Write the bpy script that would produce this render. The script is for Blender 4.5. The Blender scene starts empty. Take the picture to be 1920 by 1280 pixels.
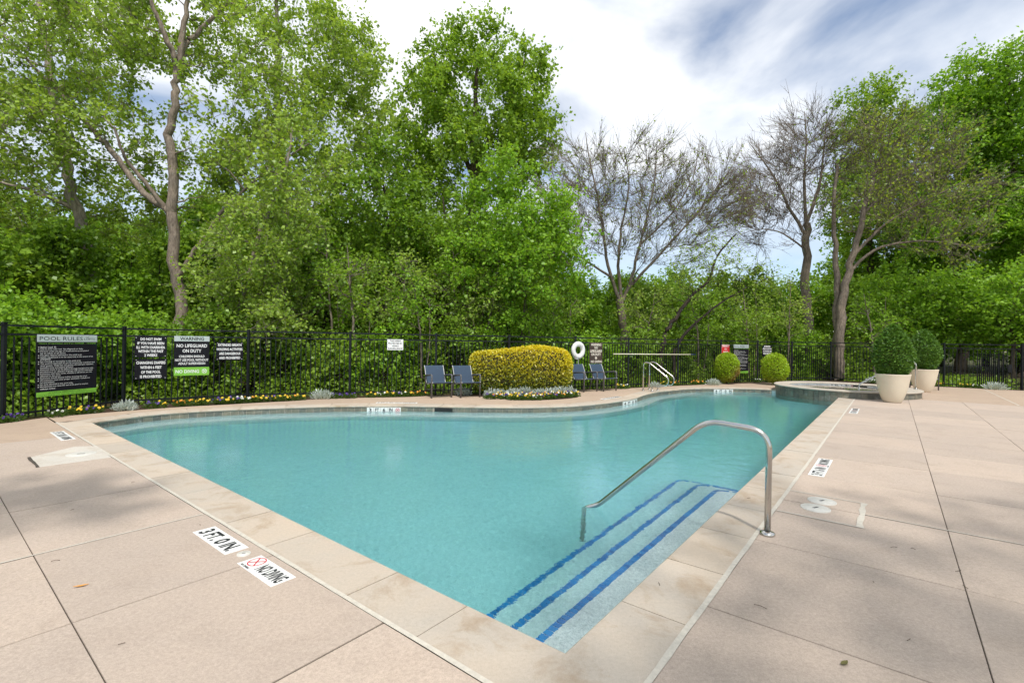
import bpy, math, random
import numpy as np
from mathutils import Matrix, Vector
from mathutils.geometry import tessellate_polygon

# ------------------------------------------------------------------ scene, camera, sky, sun
sc = bpy.context.scene
COL = sc.collection
R = math.radians
rng = np.random.default_rng(7)
random.seed(7)

CAM_H, FOC, ROLL, TH = 1.55, 900.0, 0.015, R(38.4)
cam = bpy.data.objects.new('camera', bpy.data.cameras.new('camera'))
COL.objects.link(cam)
cam.data.sensor_width = 36.0
cam.data.lens = FOC / 1920 * 36.0
cam.data.clip_start, cam.data.clip_end = 0.05, 2000
cam.matrix_world = Matrix.Translation((0, 0, CAM_H)) @ Matrix.Rotation(R(90), 4, 'X') @ Matrix.Rotation(ROLL, 4, 'Z')
sc.camera = cam

SUN_AZ, SUN_EL = R(166), R(60)          # compass angle clockwise from +Y (view direction)
sun_dir = Vector((math.sin(SUN_AZ) * math.cos(SUN_EL), math.cos(SUN_AZ) * math.cos(SUN_EL), math.sin(SUN_EL)))

world = bpy.data.worlds.new('World')
sc.world = world
world.use_nodes = True
wn, wl = world.node_tree.nodes, world.node_tree.links
wn.clear()
w_out = wn.new('ShaderNodeOutputWorld')
w_bg = wn.new('ShaderNodeBackground')
w_sky = wn.new('ShaderNodeTexSky')
w_sky.sky_type = 'NISHITA'
w_sky.sun_disc = False
w_sky.sun_elevation = SUN_EL
w_sky.sun_rotation = SUN_AZ
w_sky.air_density, w_sky.dust_density, w_sky.ozone_density = 1.0, 0.15, 1.0
w_bg.inputs['Strength'].default_value = 0.10
# broken cloud layer, laid out on a plane high above the ground
tc = wn.new('ShaderNodeTexCoord')
sep = wn.new('ShaderNodeSeparateXYZ')
wl.new(tc.outputs['Generated'], sep.inputs[0])
def wmath(op, a, b=None):
    n = wn.new('ShaderNodeMath'); n.operation = op
    for i, x in enumerate((a, b)):
        if x is None: continue
        if isinstance(x, (int, float)): n.inputs[i].default_value = x
        else: wl.new(x, n.inputs[i])
    return n.outputs[0]
zz = wmath('ADD', wmath('MAXIMUM', sep.outputs[2], 0.0), 0.22)
cx = wmath('DIVIDE', sep.outputs[0], zz)
cy = wmath('DIVIDE', sep.outputs[1], zz)
comb = wn.new('ShaderNodeCombineXYZ')
wl.new(cx, comb.inputs[0]); wl.new(cy, comb.inputs[1])
comb.inputs[2].default_value = 21.3
n1 = wn.new('ShaderNodeTexNoise'); n1.inputs['Scale'].default_value = 1.55
n1.inputs['Detail'].default_value = 7; n1.inputs['Roughness'].default_value = 0.52; n1.inputs['Distortion'].default_value = 0.35
wl.new(comb.outputs[0], n1.inputs['Vector'])
cr1 = wn.new('ShaderNodeValToRGB')
cr1.color_ramp.elements[0].position, cr1.color_ramp.elements[1].position = 0.29, 0.53
cr1.color_ramp.elements[0].color = (0, 0, 0, 1); cr1.color_ramp.elements[1].color = (1, 1, 1, 1)
wl.new(n1.outputs['Fac'], cr1.inputs[0])
n2 = wn.new('ShaderNodeTexNoise'); n2.inputs['Scale'].default_value = 2.3; n2.inputs['Detail'].default_value = 5
wl.new(comb.outputs[0], n2.inputs['Vector'])
ccol = wn.new('ShaderNodeValToRGB')
ccol.color_ramp.elements[0].position, ccol.color_ramp.elements[1].position = 0.3, 0.62
ccol.color_ramp.elements[0].color = (5.5, 5.9, 6.5, 1); ccol.color_ramp.elements[1].color = (7.6, 7.7, 7.8, 1)
wl.new(n2.outputs['Fac'], ccol.inputs[0])
wmix = wn.new('ShaderNodeMix'); wmix.data_type = 'RGBA'
cr2 = wn.new('ShaderNodeValToRGB')      # the cloud deck thins out towards the horizon
cr2.color_ramp.elements[0].position, cr2.color_ramp.elements[1].position = 0.10, 0.36
cr2.color_ramp.elements[0].color = (.10, .10, .10, 1); cr2.color_ramp.elements[1].color = (1, 1, 1, 1)
wl.new(sep.outputs[2], cr2.inputs[0])
wl.new(wmath('MULTIPLY', cr1.outputs[0], cr2.outputs[0]), wmix.inputs['Factor'])
wl.new(w_sky.outputs[0], wmix.inputs['A'])
wl.new(ccol.outputs[0], wmix.inputs['B'])
wl.new(wmix.outputs['Result'], w_bg.inputs['Color'])
wl.new(w_bg.outputs[0], w_out.inputs[0])

sun = bpy.data.objects.new('sun', bpy.data.lights.new('sun', 'SUN'))
COL.objects.link(sun)
sun.data.energy = 2.2
sun.data.angle = R(2.2)
sun.data.color = (1.0, 0.95, 0.87)
sun.rotation_euler = sun_dir.to_track_quat('Z', 'Y').to_euler()
sun.location = (0, -20, 40)

vs = sc.view_settings
vs.view_transform, vs.look, vs.exposure, vs.gamma, vs.use_curve_mapping = 'Standard', 'None', 0.70, 1.0, False
cy_ = sc.cycles
cy_.use_denoising = True
cy_.use_adaptive_sampling = True
cy_.adaptive_threshold = 0.02
cy_.max_bounces, cy_.diffuse_bounces, cy_.glossy_bounces = 10, 4, 3
cy_.transmission_bounces, cy_.transparent_max_bounces = 6, 6
cy_.sample_clamp_indirect = 6.0

# ------------------------------------------------------------------ geometry of the picture -> places on the ground
CR, SR = math.cos(ROLL), math.sin(ROLL)
def ray(px, py):
    dx, dy = px - 960.0, py - 641.0
    return ((dx * CR + dy * SR) / FOC, -((-dx * SR + dy * CR) / FOC))
def G(px, py, z=0.0):                    # ground point
    a, b = ray(px, py)
    d = (z - CAM_H) / b
    return np.array([a * d, d, z])
def W3(px, py, Y):                       # point at a known distance
    a, b = ray(px, py)
    return np.array([a * Y, Y, CAM_H + b * Y])
CC = np.array([0.288, 2.4116])
BD = np.array([math.sin(TH), math.cos(TH)])
AD = np.array([-math.cos(TH), math.sin(TH)])
def P(u, v, z=0.0):
    q = CC + u * BD + v * AD
    return (float(q[0]), float(q[1]), float(z))
def UV(p):
    q = np.asarray(p[:2]) - CC
    return float(q @ BD), float(q @ AD)
U_ANG = math.atan2(BD[1], BD[0])         # rotation of the pool frame

# ------------------------------------------------------------------ object helpers
def tag(o, label=None, cat=None, group=None, kind=None):
    if label: o['label'] = label
    if cat: o['category'] = cat
    if group: o['group'] = group
    if kind: o['kind'] = kind
    return o
def link(o, parent=None):
    COL.objects.link(o)
    if parent is not None:
        o.parent = parent
        o.matrix_parent_inverse = Matrix.Identity(4)
    return o
def empty(name, loc=(0, 0, 0), rz=0.0, parent=None):
    o = bpy.data.objects.new(name, None)
    o.empty_display_size = 0.1
    o.location = loc; o.rotation_euler = (0, 0, rz)
    return link(o, parent)
def mesh_obj(name, mesh, mat, parent=None, loc=None, rz=None):
    o = bpy.data.objects.new(name, mesh)
    if mat is not None and len(mesh.materials) == 0: mesh.materials.append(mat)
    if loc is not None: o.location = loc
    if rz is not None: o.rotation_euler = (0, 0, rz)
    return link(o, parent)
def copy_tree(o, parent=None):
    c = o.copy(); COL.objects.link(c)
    if parent is not None:
        c.parent = parent
    for ch in list(o.children):
        copy_tree(ch, c)
    return c

class MB:
    def __init__(s): s.v = []; s.f = []; s.sm = []
    def add(s, verts, faces, smooth=False):
        n = len(s.v)
        s.v.extend([tuple(map(float, q)) for q in verts])
        for f in faces:
            s.f.append(tuple(n + i for i in f)); s.sm.append(smooth)
    def box(s, c, d, rz=0.0):
        ca, sa = math.cos(rz), math.sin(rz)
        vs_ = []
        for z in (-.5, .5):
            for y in (-.5, .5):
                for x in (-.5, .5):
                    X, Y = x * d[0], y * d[1]
                    vs_.append((c[0] + X * ca - Y * sa, c[1] + X * sa + Y * ca, c[2] + z * d[2]))
        s.add(vs_, [(0, 2, 3, 1), (4, 5, 7, 6), (0, 1, 5, 4), (1, 3, 7, 5), (3, 2, 6, 7), (2, 0, 4, 6)])
    def prism(s, poly, z0, z1, bevel=0.0):
        n = len(poly)
        rings = [[(p[0], p[1], z0) for p in poly], [(p[0], p[1], z1 - bevel) for p in poly]]
        if bevel > 0:
            c = np.mean(np.array([p[:2] for p in poly]), 0)
            rings.append([(p[0] + (c[0] - p[0]) / max(1e-6, math.hypot(*(c - np.array(p[:2])))) * bevel,
                           p[1] + (c[1] - p[1]) / max(1e-6, math.hypot(*(c - np.array(p[:2])))) * bevel, z1) for p in poly])
        vv = [q for r_ in rings for q in r_]
        ff = []
        for k in range(len(rings) - 1):
            for i in range(n):
                j = (i + 1) % n
                ff.append((k * n + i, k * n + j, (k + 1) * n + j, (k + 1) * n + i))
        ff.append(tuple((len(rings) - 1) * n + i for i in range(n)))
        ff.append(tuple(reversed(range(n))))
        s.add(vv, ff)
    def tube(s, pts, radii, sides=8, caps=True, smooth=True):
        pts = [Vector(p) for p in pts]
        if isinstance(radii, (int, float)): radii = [radii] * len(pts)
        n = len(pts); ref = None; vv = []
        for i, p in enumerate(pts):
            t = (pts[min(i + 1, n - 1)] - pts[max(i - 1, 0)]).normalized()
            if ref is None:
                ref = t.orthogonal().normalized()
            ref = (ref - t * ref.dot(t)).normalized()
            b = t.cross(ref)
            for k in range(sides):
                a = 2 * math.pi * k / sides
                vv.append(p + (ref * math.cos(a) + b * math.sin(a)) * radii[i])
        ff = []
        for i in range(n - 1):
            for k in range(sides):
                k2 = (k + 1) % sides
                ff.append((i * sides + k, i * sides + k2, (i + 1) * sides + k2, (i + 1) * sides + k))
        s.add(vv, ff, smooth)
        if caps:
            m = len(s.v) - len(vv)
            s.f.append(tuple(m + k for k in reversed(range(sides)))); s.sm.append(False)
            s.f.append(tuple(m + (n - 1) * sides + k for k in range(sides))); s.sm.append(False)
    def lathe(s, prof, sides=32, c=(0, 0, 0), smooth=True):
        vv = []; m = len(prof)
        for k in range(sides):
            a = 2 * math.pi * k / sides
            for (r_, z) in prof:
                vv.append((c[0] + r_ * math.cos(a), c[1] + r_ * math.sin(a), c[2] + z))
        ff = []
        for k in range(sides):
            k2 = (k + 1) % sides
            for i in range(m - 1):
                ff.append((k * m + i, k2 * m + i, k2 * m + i + 1, k * m + i + 1))
        s.add(vv, ff, smooth)
    def mesh(s, name):
        me = bpy.data.meshes.new(name)
        me.from_pydata(s.v, [], s.f)
        me.polygons.foreach_set('use_smooth', s.sm)
        me.update()
        return me
    def build(s, name, mat, parent=None, loc=None, rz=None):
        return mesh_obj(name, s.mesh(name), mat, parent, loc, rz)

def smooth_path(pts, n=6):
    pts = [np.array(p, float) for p in pts]
    out = []
    for i in range(len(pts) - 1):
        p0 = pts[max(i - 1, 0)]; p1 = pts[i]; p2 = pts[i + 1]; p3 = pts[min(i + 2, len(pts) - 1)]
        for k in range(n):
            t = k / n
            out.append(0.5 * ((2 * p1) + (-p0 + p2) * t + (2 * p0 - 5 * p1 + 4 * p2 - p3) * t * t + (-p0 + 3 * p1 - 3 * p2 + p3) * t ** 3))
    out.append(pts[-1])
    return out
def round_path(pts, rad, n=6):           # polyline with rounded corners
    pts = [Vector(p) for p in pts]; out = [pts[0]]
    for i in range(1, len(pts) - 1):
        a, b, c = pts[i - 1], pts[i], pts[i + 1]
        r_ = rad[i - 1] if isinstance(rad, (list, tuple)) else rad
        d1, d2 = (a - b), (c - b)
        l = min(r_, d1.length * .49, d2.length * .49)
        s_, e_ = b + d1.normalized() * l, b + d2.normalized() * l
        for k in range(n + 1):
            t = k / n
            out.append(s_ * (1 - t) ** 2 + b * 2 * t * (1 - t) + e_ * t * t)
    out.append(pts[-1])
    return out

# ------------------------------------------------------------------ materials
def new_mat(name):
    m = bpy.data.materials.new(name); m.use_nodes = True
    nt = m.node_tree; nt.nodes.clear()
    out = nt.nodes.new('ShaderNodeOutputMaterial')
    return m, nt, out
class NT:
    def __init__(s, nt): s.nt = nt
    def n(s, t, **kw):
        x = s.nt.nodes.new(t)
        for k, v in kw.items():
            if k in x.inputs.keys(): 
                if hasattr(v, 'is_linked') or isinstance(v, bpy.types.NodeSocket): s.nt.links.new(v, x.inputs[k])
                else: x.inputs[k].default_value = v
            else: setattr(x, k, v)
        return x
    def l(s, a, b): s.nt.links.new(a, b)
    def noise(s, scale, detail=4, rough=.55, vec=None, dist=0.0):
        x = s.n('ShaderNodeTexNoise'); x.inputs['Scale'].default_value = scale
        x.inputs['Detail'].default_value = detail; x.inputs['Roughness'].default_value = rough; x.inputs['Distortion'].default_value = dist
        if vec is not None: s.l(vec, x.inputs['Vector'])
        return x.outputs['Fac']
    def ramp(s, fac, p0, c0, p1, c1):
        x = s.n('ShaderNodeValToRGB'); e = x.color_ramp.elements
        e[0].position, e[1].position = p0, p1
        e[0].color = (*c0, 1) if len(c0) == 3 else c0
        e[1].color = (*c1, 1) if len(c1) == 3 else c1
        s.l(fac, x.inputs[0]); return x.outputs[0]
    def mix(s, fac, a, b, mode='MIX'):
        x = s.n('ShaderNodeMix'); x.data_type = 'RGBA'; x.blend_type = mode
        for nm, v in (('Factor', fac), ('A', a), ('B', b)):
            if isinstance(v, bpy.types.NodeSocket): s.l(v, x.inputs[nm])
            elif isinstance(v, (int, float)): x.inputs[nm].default_value = v
            else: x.inputs[nm].default_value = (*v, 1)
        return x.outputs['Result']
    def math(s, op, a, b=None):
        x = s.n('ShaderNodeMath'); x.operation = op
        for i, v in enumerate((a, b)):
            if v is None: continue
            if isinstance(v, bpy.types.NodeSocket): s.l(v, x.inputs[i])
            else: x.inputs[i].default_value = v
        return x.outputs[0]
    def pos(s): return s.n('ShaderNodeNewGeometry').outputs['Position']
    def obj(s): return s.n('ShaderNodeTexCoord').outputs['Object']
    def rnd(s): return s.n('ShaderNodeObjectInfo').outputs['Random']
    def bump(s, h, strength=.3, dist=.01):
        x = s.n('ShaderNodeBump'); x.inputs['Strength'].default_value = strength; x.inputs['Distance'].default_value = dist
        s.l(h, x.inputs['Height']); return x.outputs[0]
    def bsdf(s, out, color, rough=.6, metal=0.0, spec=.5, normal=None):
        x = s.n('ShaderNodeBsdfPrincipled')
        if isinstance(color, bpy.types.NodeSocket): s.l(color, x.inputs['Base Color'])
        else: x.inputs['Base Color'].default_value = (*color, 1)
        if isinstance(rough, bpy.types.NodeSocket): s.l(rough, x.inputs['Roughness'])
        else: x.inputs['Roughness'].default_value = rough
        x.inputs['Metallic'].default_value = metal
        x.inputs['Specular IOR Level'].default_value = spec
        if normal is not None: s.l(normal, x.inputs['Normal'])
        s.l(x.outputs[0], out.inputs[0]); return x

def simple_mat(name, col, rough=.5, metal=0.0, var=.0, scale=20, spec=.5, bump=0.0):
    m, nt, out = new_mat(name); t = NT(nt)
    c = col; nrm = None
    if var > 0:
        f = t.noise(scale, 4, .6, t.pos())
        c = t.ramp(f, .3, tuple(x * (1 - var) for x in col), .7, tuple(min(1, x * (1 + var)) for x in col))
        if bump > 0: nrm = t.bump(f, bump, .004)
    t.bsdf(out, c, rough, metal, spec, nrm)
    return m

def concrete_mat(name, base, stain, warm, speck=.10, stain_amt=.5):
    m, nt, out = new_mat(name); t = NT(nt); pos = t.pos()
    f1 = t.noise(.9, 5, .6, pos, .3)
    c = t.mix(t.ramp(f1, .38, (0, 0, 0), .66, (1, 1, 1)), base, warm)
    f2 = t.noise(2.6, 6, .65, pos, .6)
    c = t.mix(t.math('MULTIPLY', t.ramp(f2, .50, (0, 0, 0), .74, (1, 1, 1)), stain_amt), c, stain)
    # streaky broom finish and small pits
    f3 = t.noise(45, 3, .7, pos)
    c = t.mix(.8, c, t.ramp(f3, .25, (1 - speck * 1.6,) * 3, .75, (1 + speck * .6,) * 3), 'MULTIPLY')
    f4 = t.noise(210, 2, .6, pos)
    c = t.mix(.8, c, t.ramp(f4, .3, (1 - speck * 1.4,) * 3, .7, (1 + speck * .8,) * 3), 'MULTIPLY')
    vor = t.n('ShaderNodeTexVoronoi'); vor.inputs['Scale'].default_value = 17; t.l(pos, vor.inputs['Vector'])
    pit = t.ramp(vor.outputs['Distance'], .018, (.55, .52, .48), .05, (1, 1, 1))
    gate = t.ramp(t.noise(3.1, 3, .6, pos), .5, (0, 0, 0), .6, (1, 1, 1))
    c = t.mix(gate, c, t.mix(1.0, c, pit, 'MULTIPLY'))
    r_ = t.rnd()
    c = t.mix(1.0, c, t.ramp(r_, 0, (.93, .93, .935), 1, (1.05, 1.04, 1.03)), 'MULTIPLY')
    nrm = t.bump(t.math('ADD', f4, t.math('MULTIPLY', f3, .6)), .22, .004)
    t.bsdf(out, c, .86, 0, .25, nrm)
    return m

M = {}
M['deck'] = concrete_mat('deck_concrete', (.490, .405, .340), (.395, .318, .26), (.525, .428, .352), .15, .5)
M['coping'] = concrete_mat('coping_stone', (.495, .44, .375), (.37, .275, .185), (.545, .455, .36), .09, .95)
M['walk'] = concrete_mat('walkway_concrete', (.47, .36, .275), (.36, .27, .20), (.50, .385, .29))
M['spacope'] = concrete_mat('spa_coping', (.50, .45, .38), (.40, .34, .27), (.52, .46, .38), .08, .5)
M['seal'] = simple_mat('sealant', (.54, .50, .43), .7, 0, .12, 30)
M['joint'] = simple_mat('joint_dirt', (.07, .057, .045), .95, 0, .4, 25)
M['mortar'] = simple_mat('mortar', (.50, .43, .35), .9, 0, .2, 30)
M['patch'] = concrete_mat('patch_concrete', (.54, .51, .46), (.42, .34, .25), (.58, .54, .48), .10, .7)
M['lid'] = simple_mat('white_plastic_lid', (.60, .58, .53), .55, 0, .08, 30)
M['liddark'] = simple_mat('lid_recess', (.10, .10, .10), .7)
M['white'] = simple_mat('white_ceramic', (.80, .80, .78), .35, 0, .05, 40)
M['black'] = simple_mat('black_print', (.015, .016, .02), .55)
M['red'] = simple_mat('red_print', (.55, .04, .06), .5)
M['fence'] = simple_mat('black_fence_paint', (.009, .011, .014), .45, 0, .3, 8, .3)
M['screen'] = simple_mat('screen_mesh', (.008, .010, .012), .9, 0, .3, 9, .1)
M['steel'] = None
M['signblack'] = simple_mat('sign_black', (.010, .010, .014), .6, 0, .1, 6, .15)
M['signgrey'] = simple_mat('sign_grey', (.46, .53, .52), .4)
M['signgreen'] = simple_mat('sign_green', (.21, .50, .05), .4)
M['signwhite'] = simple_mat('sign_white_print', (.82, .82, .82), .45)
M['signbrown'] = simple_mat('sign_brown', (.055, .035, .025), .5)
M['signred'] = simple_mat('sign_red', (.60, .03, .03), .4)
M['signcream'] = simple_mat('sign_cream_print', (.75, .68, .58), .5)
M['navy'] = simple_mat('sling_fabric', (.031, .058, .100), .75, 0, .12, 90)
M['chairframe'] = simple_mat('chair_frame', (.12, .115, .12), .42, 0, .08, 20)
M['piping'] = simple_mat('sling_piping', (.55, .55, .54), .6)
M['planter'] = concrete_mat('planter_cast_stone', (.76, .66, .52), (.68, .56, .42), (.79, .70, .55), .04, .4)
M['soil'] = simple_mat('mulch', (.055, .034, .022), .95, 0, .5, 22, .2, .8)
M['ring'] = simple_mat('life_ring_vinyl', (.80, .79, .77), .45, 0, .04, 8)
M['rope'] = simple_mat('white_rope', (.72, .70, .66), .8)
M['pole'] = simple_mat('pole_paint', (.70, .66, .50), .45)
M['navyend'] = simple_mat('pole_tip', (.02, .04, .09), .5)
M['twig'] = simple_mat('dry_twig', (.09, .06, .04), .9)
M['orangeleaf'] = simple_mat('orange_leaf', (.62, .28, .05), .7)
M['greenbit'] = simple_mat('fallen_green', (.12, .11, .03), .8)
M['skimdark'] = simple_mat('skimmer_throat', (.012, .013, .013), .6)

def steel():
    m, nt, out = new_mat('brushed_steel'); t = NT(nt)
    f = t.noise(5, 3, .6, t.pos())
    t.bsdf(out, (.60, .58, .55), t.ramp(f, .3, (.17,) * 3, .7, (.23,) * 3), 1.0)
    return m
M['steel'] = steel()

def plaster():
    m, nt, out = new_mat('pool_plaster'); t = NT(nt); pos = t.pos()
    f = t.noise(150, 3, .75, pos)
    c = t.ramp(f, .34, (.62, .66, .68), .52, (.90, .91, .90))
    f2 = t.noise(1.1, 5, .65, pos, .6)
    c = t.mix(1.0, c, t.ramp(f2, .3, (.95, .96, .96), .7, (1.02, 1.02, 1.02)), 'MULTIPLY')
    f3 = t.noise(32, 4, .8, pos, .8)  # fine mottling in the plaster colour stands in for bright ripple light
    c = t.mix(1.0, c, t.ramp(f3, .32, (.66, .69, .70), .66, (1.10, 1.10, 1.10)), 'MULTIPLY')
    t.bsdf(out, c, .8, 0, .2)
    return m
M['plaster'] = plaster()

def tile_mat():
    m, nt, out = new_mat('slate_tile'); t = NT(nt); pos = t.pos()
    f = t.noise(9, 6, .7, pos, .8)
    c = t.ramp(f, .3, (.10, .105, .095), .72, (.26, .245, .20))
    c = t.mix(1.0, c, t.ramp(t.rnd(), 0, (.75, .8, .82), 1, (1.25, 1.15, 1.0)), 'MULTIPLY')
    # scattered lime bloom
    w = t.ramp(t.noise(5, 6, .75, pos, 1.2), .56, (0, 0, 0), .74, (1, 1, 1))
    c = t.mix(t.math('MULTIPLY', w, .6), c, (.55, .56, .55))
    t.bsdf(out, c, .45, 0, .5, t.bump(f, .3, .004))
    return m
M['tile'] = tile_mat()
def blue_tile():
    m, nt, out = new_mat('blue_step_tile'); t = NT(nt)
    c = t.ramp(t.rnd(), 0, (.012, .15, .46), 1, (.03, .27, .66))
    t.bsdf(out, c, .25, 0, .5)
    return m
M['bluetile'] = blue_tile()

def water_mat(name, absorb, wave=.10):
    m, nt, out = new_mat(name); t = NT(nt); pos = t.pos()
    mp = t.n('ShaderNodeMapping'); mp.inputs['Scale'].default_value = (1.0, 1.0, 1.0); t.l(pos, mp.inputs[0])
    f1 = t.noise(3.0, 3, .5, mp.outputs[0], .5)
    f2 = t.noise(13.0, 3, .6, mp.outputs[0], .3)
    f5 = t.noise(42.0, 2, .5, mp.outputs[0])
    h = t.math('ADD', t.math('ADD', t.math('MULTIPLY', f1, .8), t.math('MULTIPLY', f2, .26)), t.math('MULTIPLY', f5, .05))
    b = t.bump(h, wave, .10)
    g = t.n('ShaderNodeBsdfGlass'); g.inputs['IOR'].default_value = 1.333; g.inputs['Roughness'].default_value = 0.0
    t.l(b, g.inputs['Normal']); t.l(g.outputs[0], out.inputs[0])
    if absorb:
        v = t.n('ShaderNodeVolumeAbsorption'); v.inputs['Color'].default_value = (*absorb[0], 1); v.inputs['Density'].default_value = absorb[1]
        t.l(v.outputs[0], out.inputs['Volume'])
    return m
M['water'] = water_mat('pool_water', ((0.0, .79, .83), .45), .09)
M['spawater'] = water_mat('spa_water', None, .05)

def bark(name, dark, light):
    m, nt, out = new_mat(name); t = NT(nt); pos = t.pos()
    mp = t.n('ShaderNodeMapping'); mp.inputs['Scale'].default_value = (1, 1, .22); t.l(pos, mp.inputs[0])
    f = t.noise(22, 5, .7, mp.outputs[0], .6)
    f2 = t.noise(1.6, 3, .6, pos)
    c = t.ramp(f, .33, dark, .68, light)
    c = t.mix(1.0, c, t.ramp(f2, .3, (.75, .75, .75), .7, (1.15, 1.12, 1.05)), 'MULTIPLY')
    t.bsdf(out, c, .9, 0, .2, t.bump(f, .8, .02))
    return m
M['bark_pale'] = bark('bark_pale', (.12, .095, .075), (.36, .30, .25))
M['bark_light'] = bark('bark_light', (.17, .14, .115), (.46, .40, .34))
M['bark_brown'] = bark('bark_brown', (.05, .038, .03), (.17, .13, .10))
M['bark_grey'] = bark('bark_grey', (.11, .09, .072), (.31, .26, .215))
M['bark_dusk'] = bark('bark_dusk', (.06, .05, .045), (.18, .15, .135))
M['bark_dark'] = bark('bark_dark', (.025, .02, .017), (.09, .07, .06))

def leaf_mat(name, a, b, trans=.45, gloss=.02, tr_gain=1.3):
    m, nt, out = new_mat(name); t = NT(nt)
    at = t.n('ShaderNodeAttribute'); at.attribute_name = 'tint'
    x = t.n('ShaderNodeValToRGB'); e = x.color_ramp.elements
    e[0].color = (*a, 1); e[1].color = (*b, 1); t.l(at.outputs['Fac'], x.inputs[0])
    c = x.outputs[0]
    df = t.n('ShaderNodeBsdfDiffuse'); t.l(c, df.inputs[0])
    tr = t.n('ShaderNodeBsdfTranslucent')
    tcol = t.mix(1.0, c, (tr_gain * 1.05, tr_gain, tr_gain * .55), 'MULTIPLY')
    t.l(tcol, tr.inputs[0])
    mx = t.n('ShaderNodeMixShader'); mx.inputs[0].default_value = trans
    t.l(df.outputs[0], mx.inputs[1]); t.l(tr.outputs[0], mx.inputs[2])
    gl = t.n('ShaderNodeBsdfGlossy'); gl.inputs['Roughness'].default_value = .42
    gl.inputs['Color'].default_value = (.9, .95, 1, 1)
    m2 = t.n('ShaderNodeMixShader'); m2.inputs[0].default_value = gloss
    t.l(mx.outputs[0], m2.inputs[1]); t.l(gl.outputs[0], m2.inputs[2])
    t.l(m2.outputs[0], out.inputs[0])
    return m
M['leaf_cotton'] = leaf_mat('leaf_cottonwood', (.185, .29, .034), (.41, .565, .09))
M['leaf_mid'] = leaf_mat('leaf_mid', (.15, .265, .02), (.345, .52, .055))
M['leaf_deep'] = leaf_mat('leaf_deep', (.115, .22, .016), (.285, .46, .045))
M['leaf_vivid'] = leaf_mat('leaf_vivid', (.155, .305, .016), (.32, .54, .045))
M['leaf_yellowgreen'] = leaf_mat('leaf_yellowgreen', (.18, .26, .03), (.36, .46, .06))
M['leaf_far'] = leaf_mat('leaf_far', (.115, .23, .018), (.28, .46, .045))
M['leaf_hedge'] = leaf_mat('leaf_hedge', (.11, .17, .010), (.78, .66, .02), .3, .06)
M['leaf_globe'] = leaf_mat('leaf_globe', (.26, .16, .05), (.38, .58, .02), .3, .03)
M['leaf_cone'] = leaf_mat('leaf_conifer', (.045, .11, .014), (.16, .31, .036), .2, .03)
M['leaf_silver'] = leaf_mat('leaf_silver', (.36, .42, .38), (.62, .67, .63), .2, .03, 1.0)
M['leaf_bed'] = leaf_mat('leaf_bed', (.05, .10, .02), (.12, .20, .04))
M['core'] = simple_mat('shrub_inner_twigs', (.07, .06, .025), .95, 0, .4, 14)
M['petal_yellow'] = simple_mat('petal_yellow', (.66, .45, .02), .7)
M['petal_purple'] = simple_mat('petal_purple', (.075, .03, .22), .7)
M['petal_white'] = simple_mat('petal_white', (.68, .68, .62), .7)
M['petal_orange'] = simple_mat('petal_orange', (.66, .28, .02), .7)

def ground_mat():
    m, nt, out = new_mat('forest_floor'); t = NT(nt); pos = t.pos()
    f = t.noise(1.2, 6, .7, pos); f2 = t.noise(16, 4, .7, pos)
    c = t.mix(t.ramp(f, .42, (0, 0, 0), .58, (1, 1, 1)), (.07, .05, .03), (.045, .075, .02))
    c = t.mix(1.0, c, t.ramp(f2, .3, (.5, .5, .5), .7, (1.4, 1.35, 1.25)), 'MULTIPLY')
    t.bsdf(out, c, .95, 0, .1, t.bump(f2, .8, .04))
    return m
M['ground'] = ground_mat()

# ------------------------------------------------------------------ lettering
def text_mesh(body, bold=0.0):
    cu = bpy.data.curves.new('lettering', 'FONT')
    cu.body = body; cu.size = 1.0; cu.align_x = 'CENTER'; cu.align_y = 'CENTER'
    cu.offset = bold; cu.fill_mode = 'FRONT'; cu.resolution_u = 2
    o = bpy.data.objects.new('lettering', cu); COL.objects.link(o)
    dg = bpy.context.evaluated_depsgraph_get()
    me = bpy.data.meshes.new_from_object(o.evaluated_get(dg))
    bpy.data.objects.remove(o); bpy.data.curves.remove(cu)
    me.name = 'lettering'
    return me
def lettering(body, mat, parent, cx, cy, w, h, z, M4, bold=.018):
    """text fitted into a w x h box at (cx, cy) of a flat plate whose frame is M4"""
    me = text_mesh(body, bold)
    n = len(me.vertices); a = np.empty(n * 3); me.vertices.foreach_get('co', a); a = a.reshape(-1, 3)
    mn, mx = a.min(0), a.max(0)
    sx = w / max(1e-6, mx[0] - mn[0]); sy = h / max(1e-6, mx[1] - mn[1])
    a[:, 0] = (a[:, 0] - (mn[0] + mx[0]) / 2) * sx + cx
    a[:, 1] = (a[:, 1] - (mn[1] + mx[1]) / 2) * sy + cy
    a[:, 2] = z
    A4 = np.array(M4)
    a = a @ A4[:3, :3].T + A4[:3, 3]
    me.vertices.foreach_set('co', a.ravel()); me.update()
    me.materials.clear(); me.materials.append(mat)
    return mesh_obj('lettering', me, mat, parent)
def frame(o, x, y):
    x = Vector(x).normalized(); y = Vector(y); z = x.cross(y).normalized(); y = z.cross(x)
    return Matrix(((x[0], y[0], z[0], o[0]), (x[1], y[1], z[1], o[1]), (x[2], y[2], z[2], o[2]), (0, 0, 0, 1)))
def plate(name, mat, parent, x0, x1, y0, y1, z0, z1, M4):
    mb = MB(); vv = []
    for z in (z0, z1):
        for (x, y) in ((x0, y0), (x1, y0), (x1, y1), (x0, y1)):
            vv.append(M4 @ Vector((x, y, z)))
    mb.add(vv, [(3, 2, 1, 0), (4, 5, 6, 7), (0, 1, 5, 4), (1, 2, 6, 5), (2, 3, 7, 6), (3, 0, 4, 7)])
    return mb.build(name, mat, parent)
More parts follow.
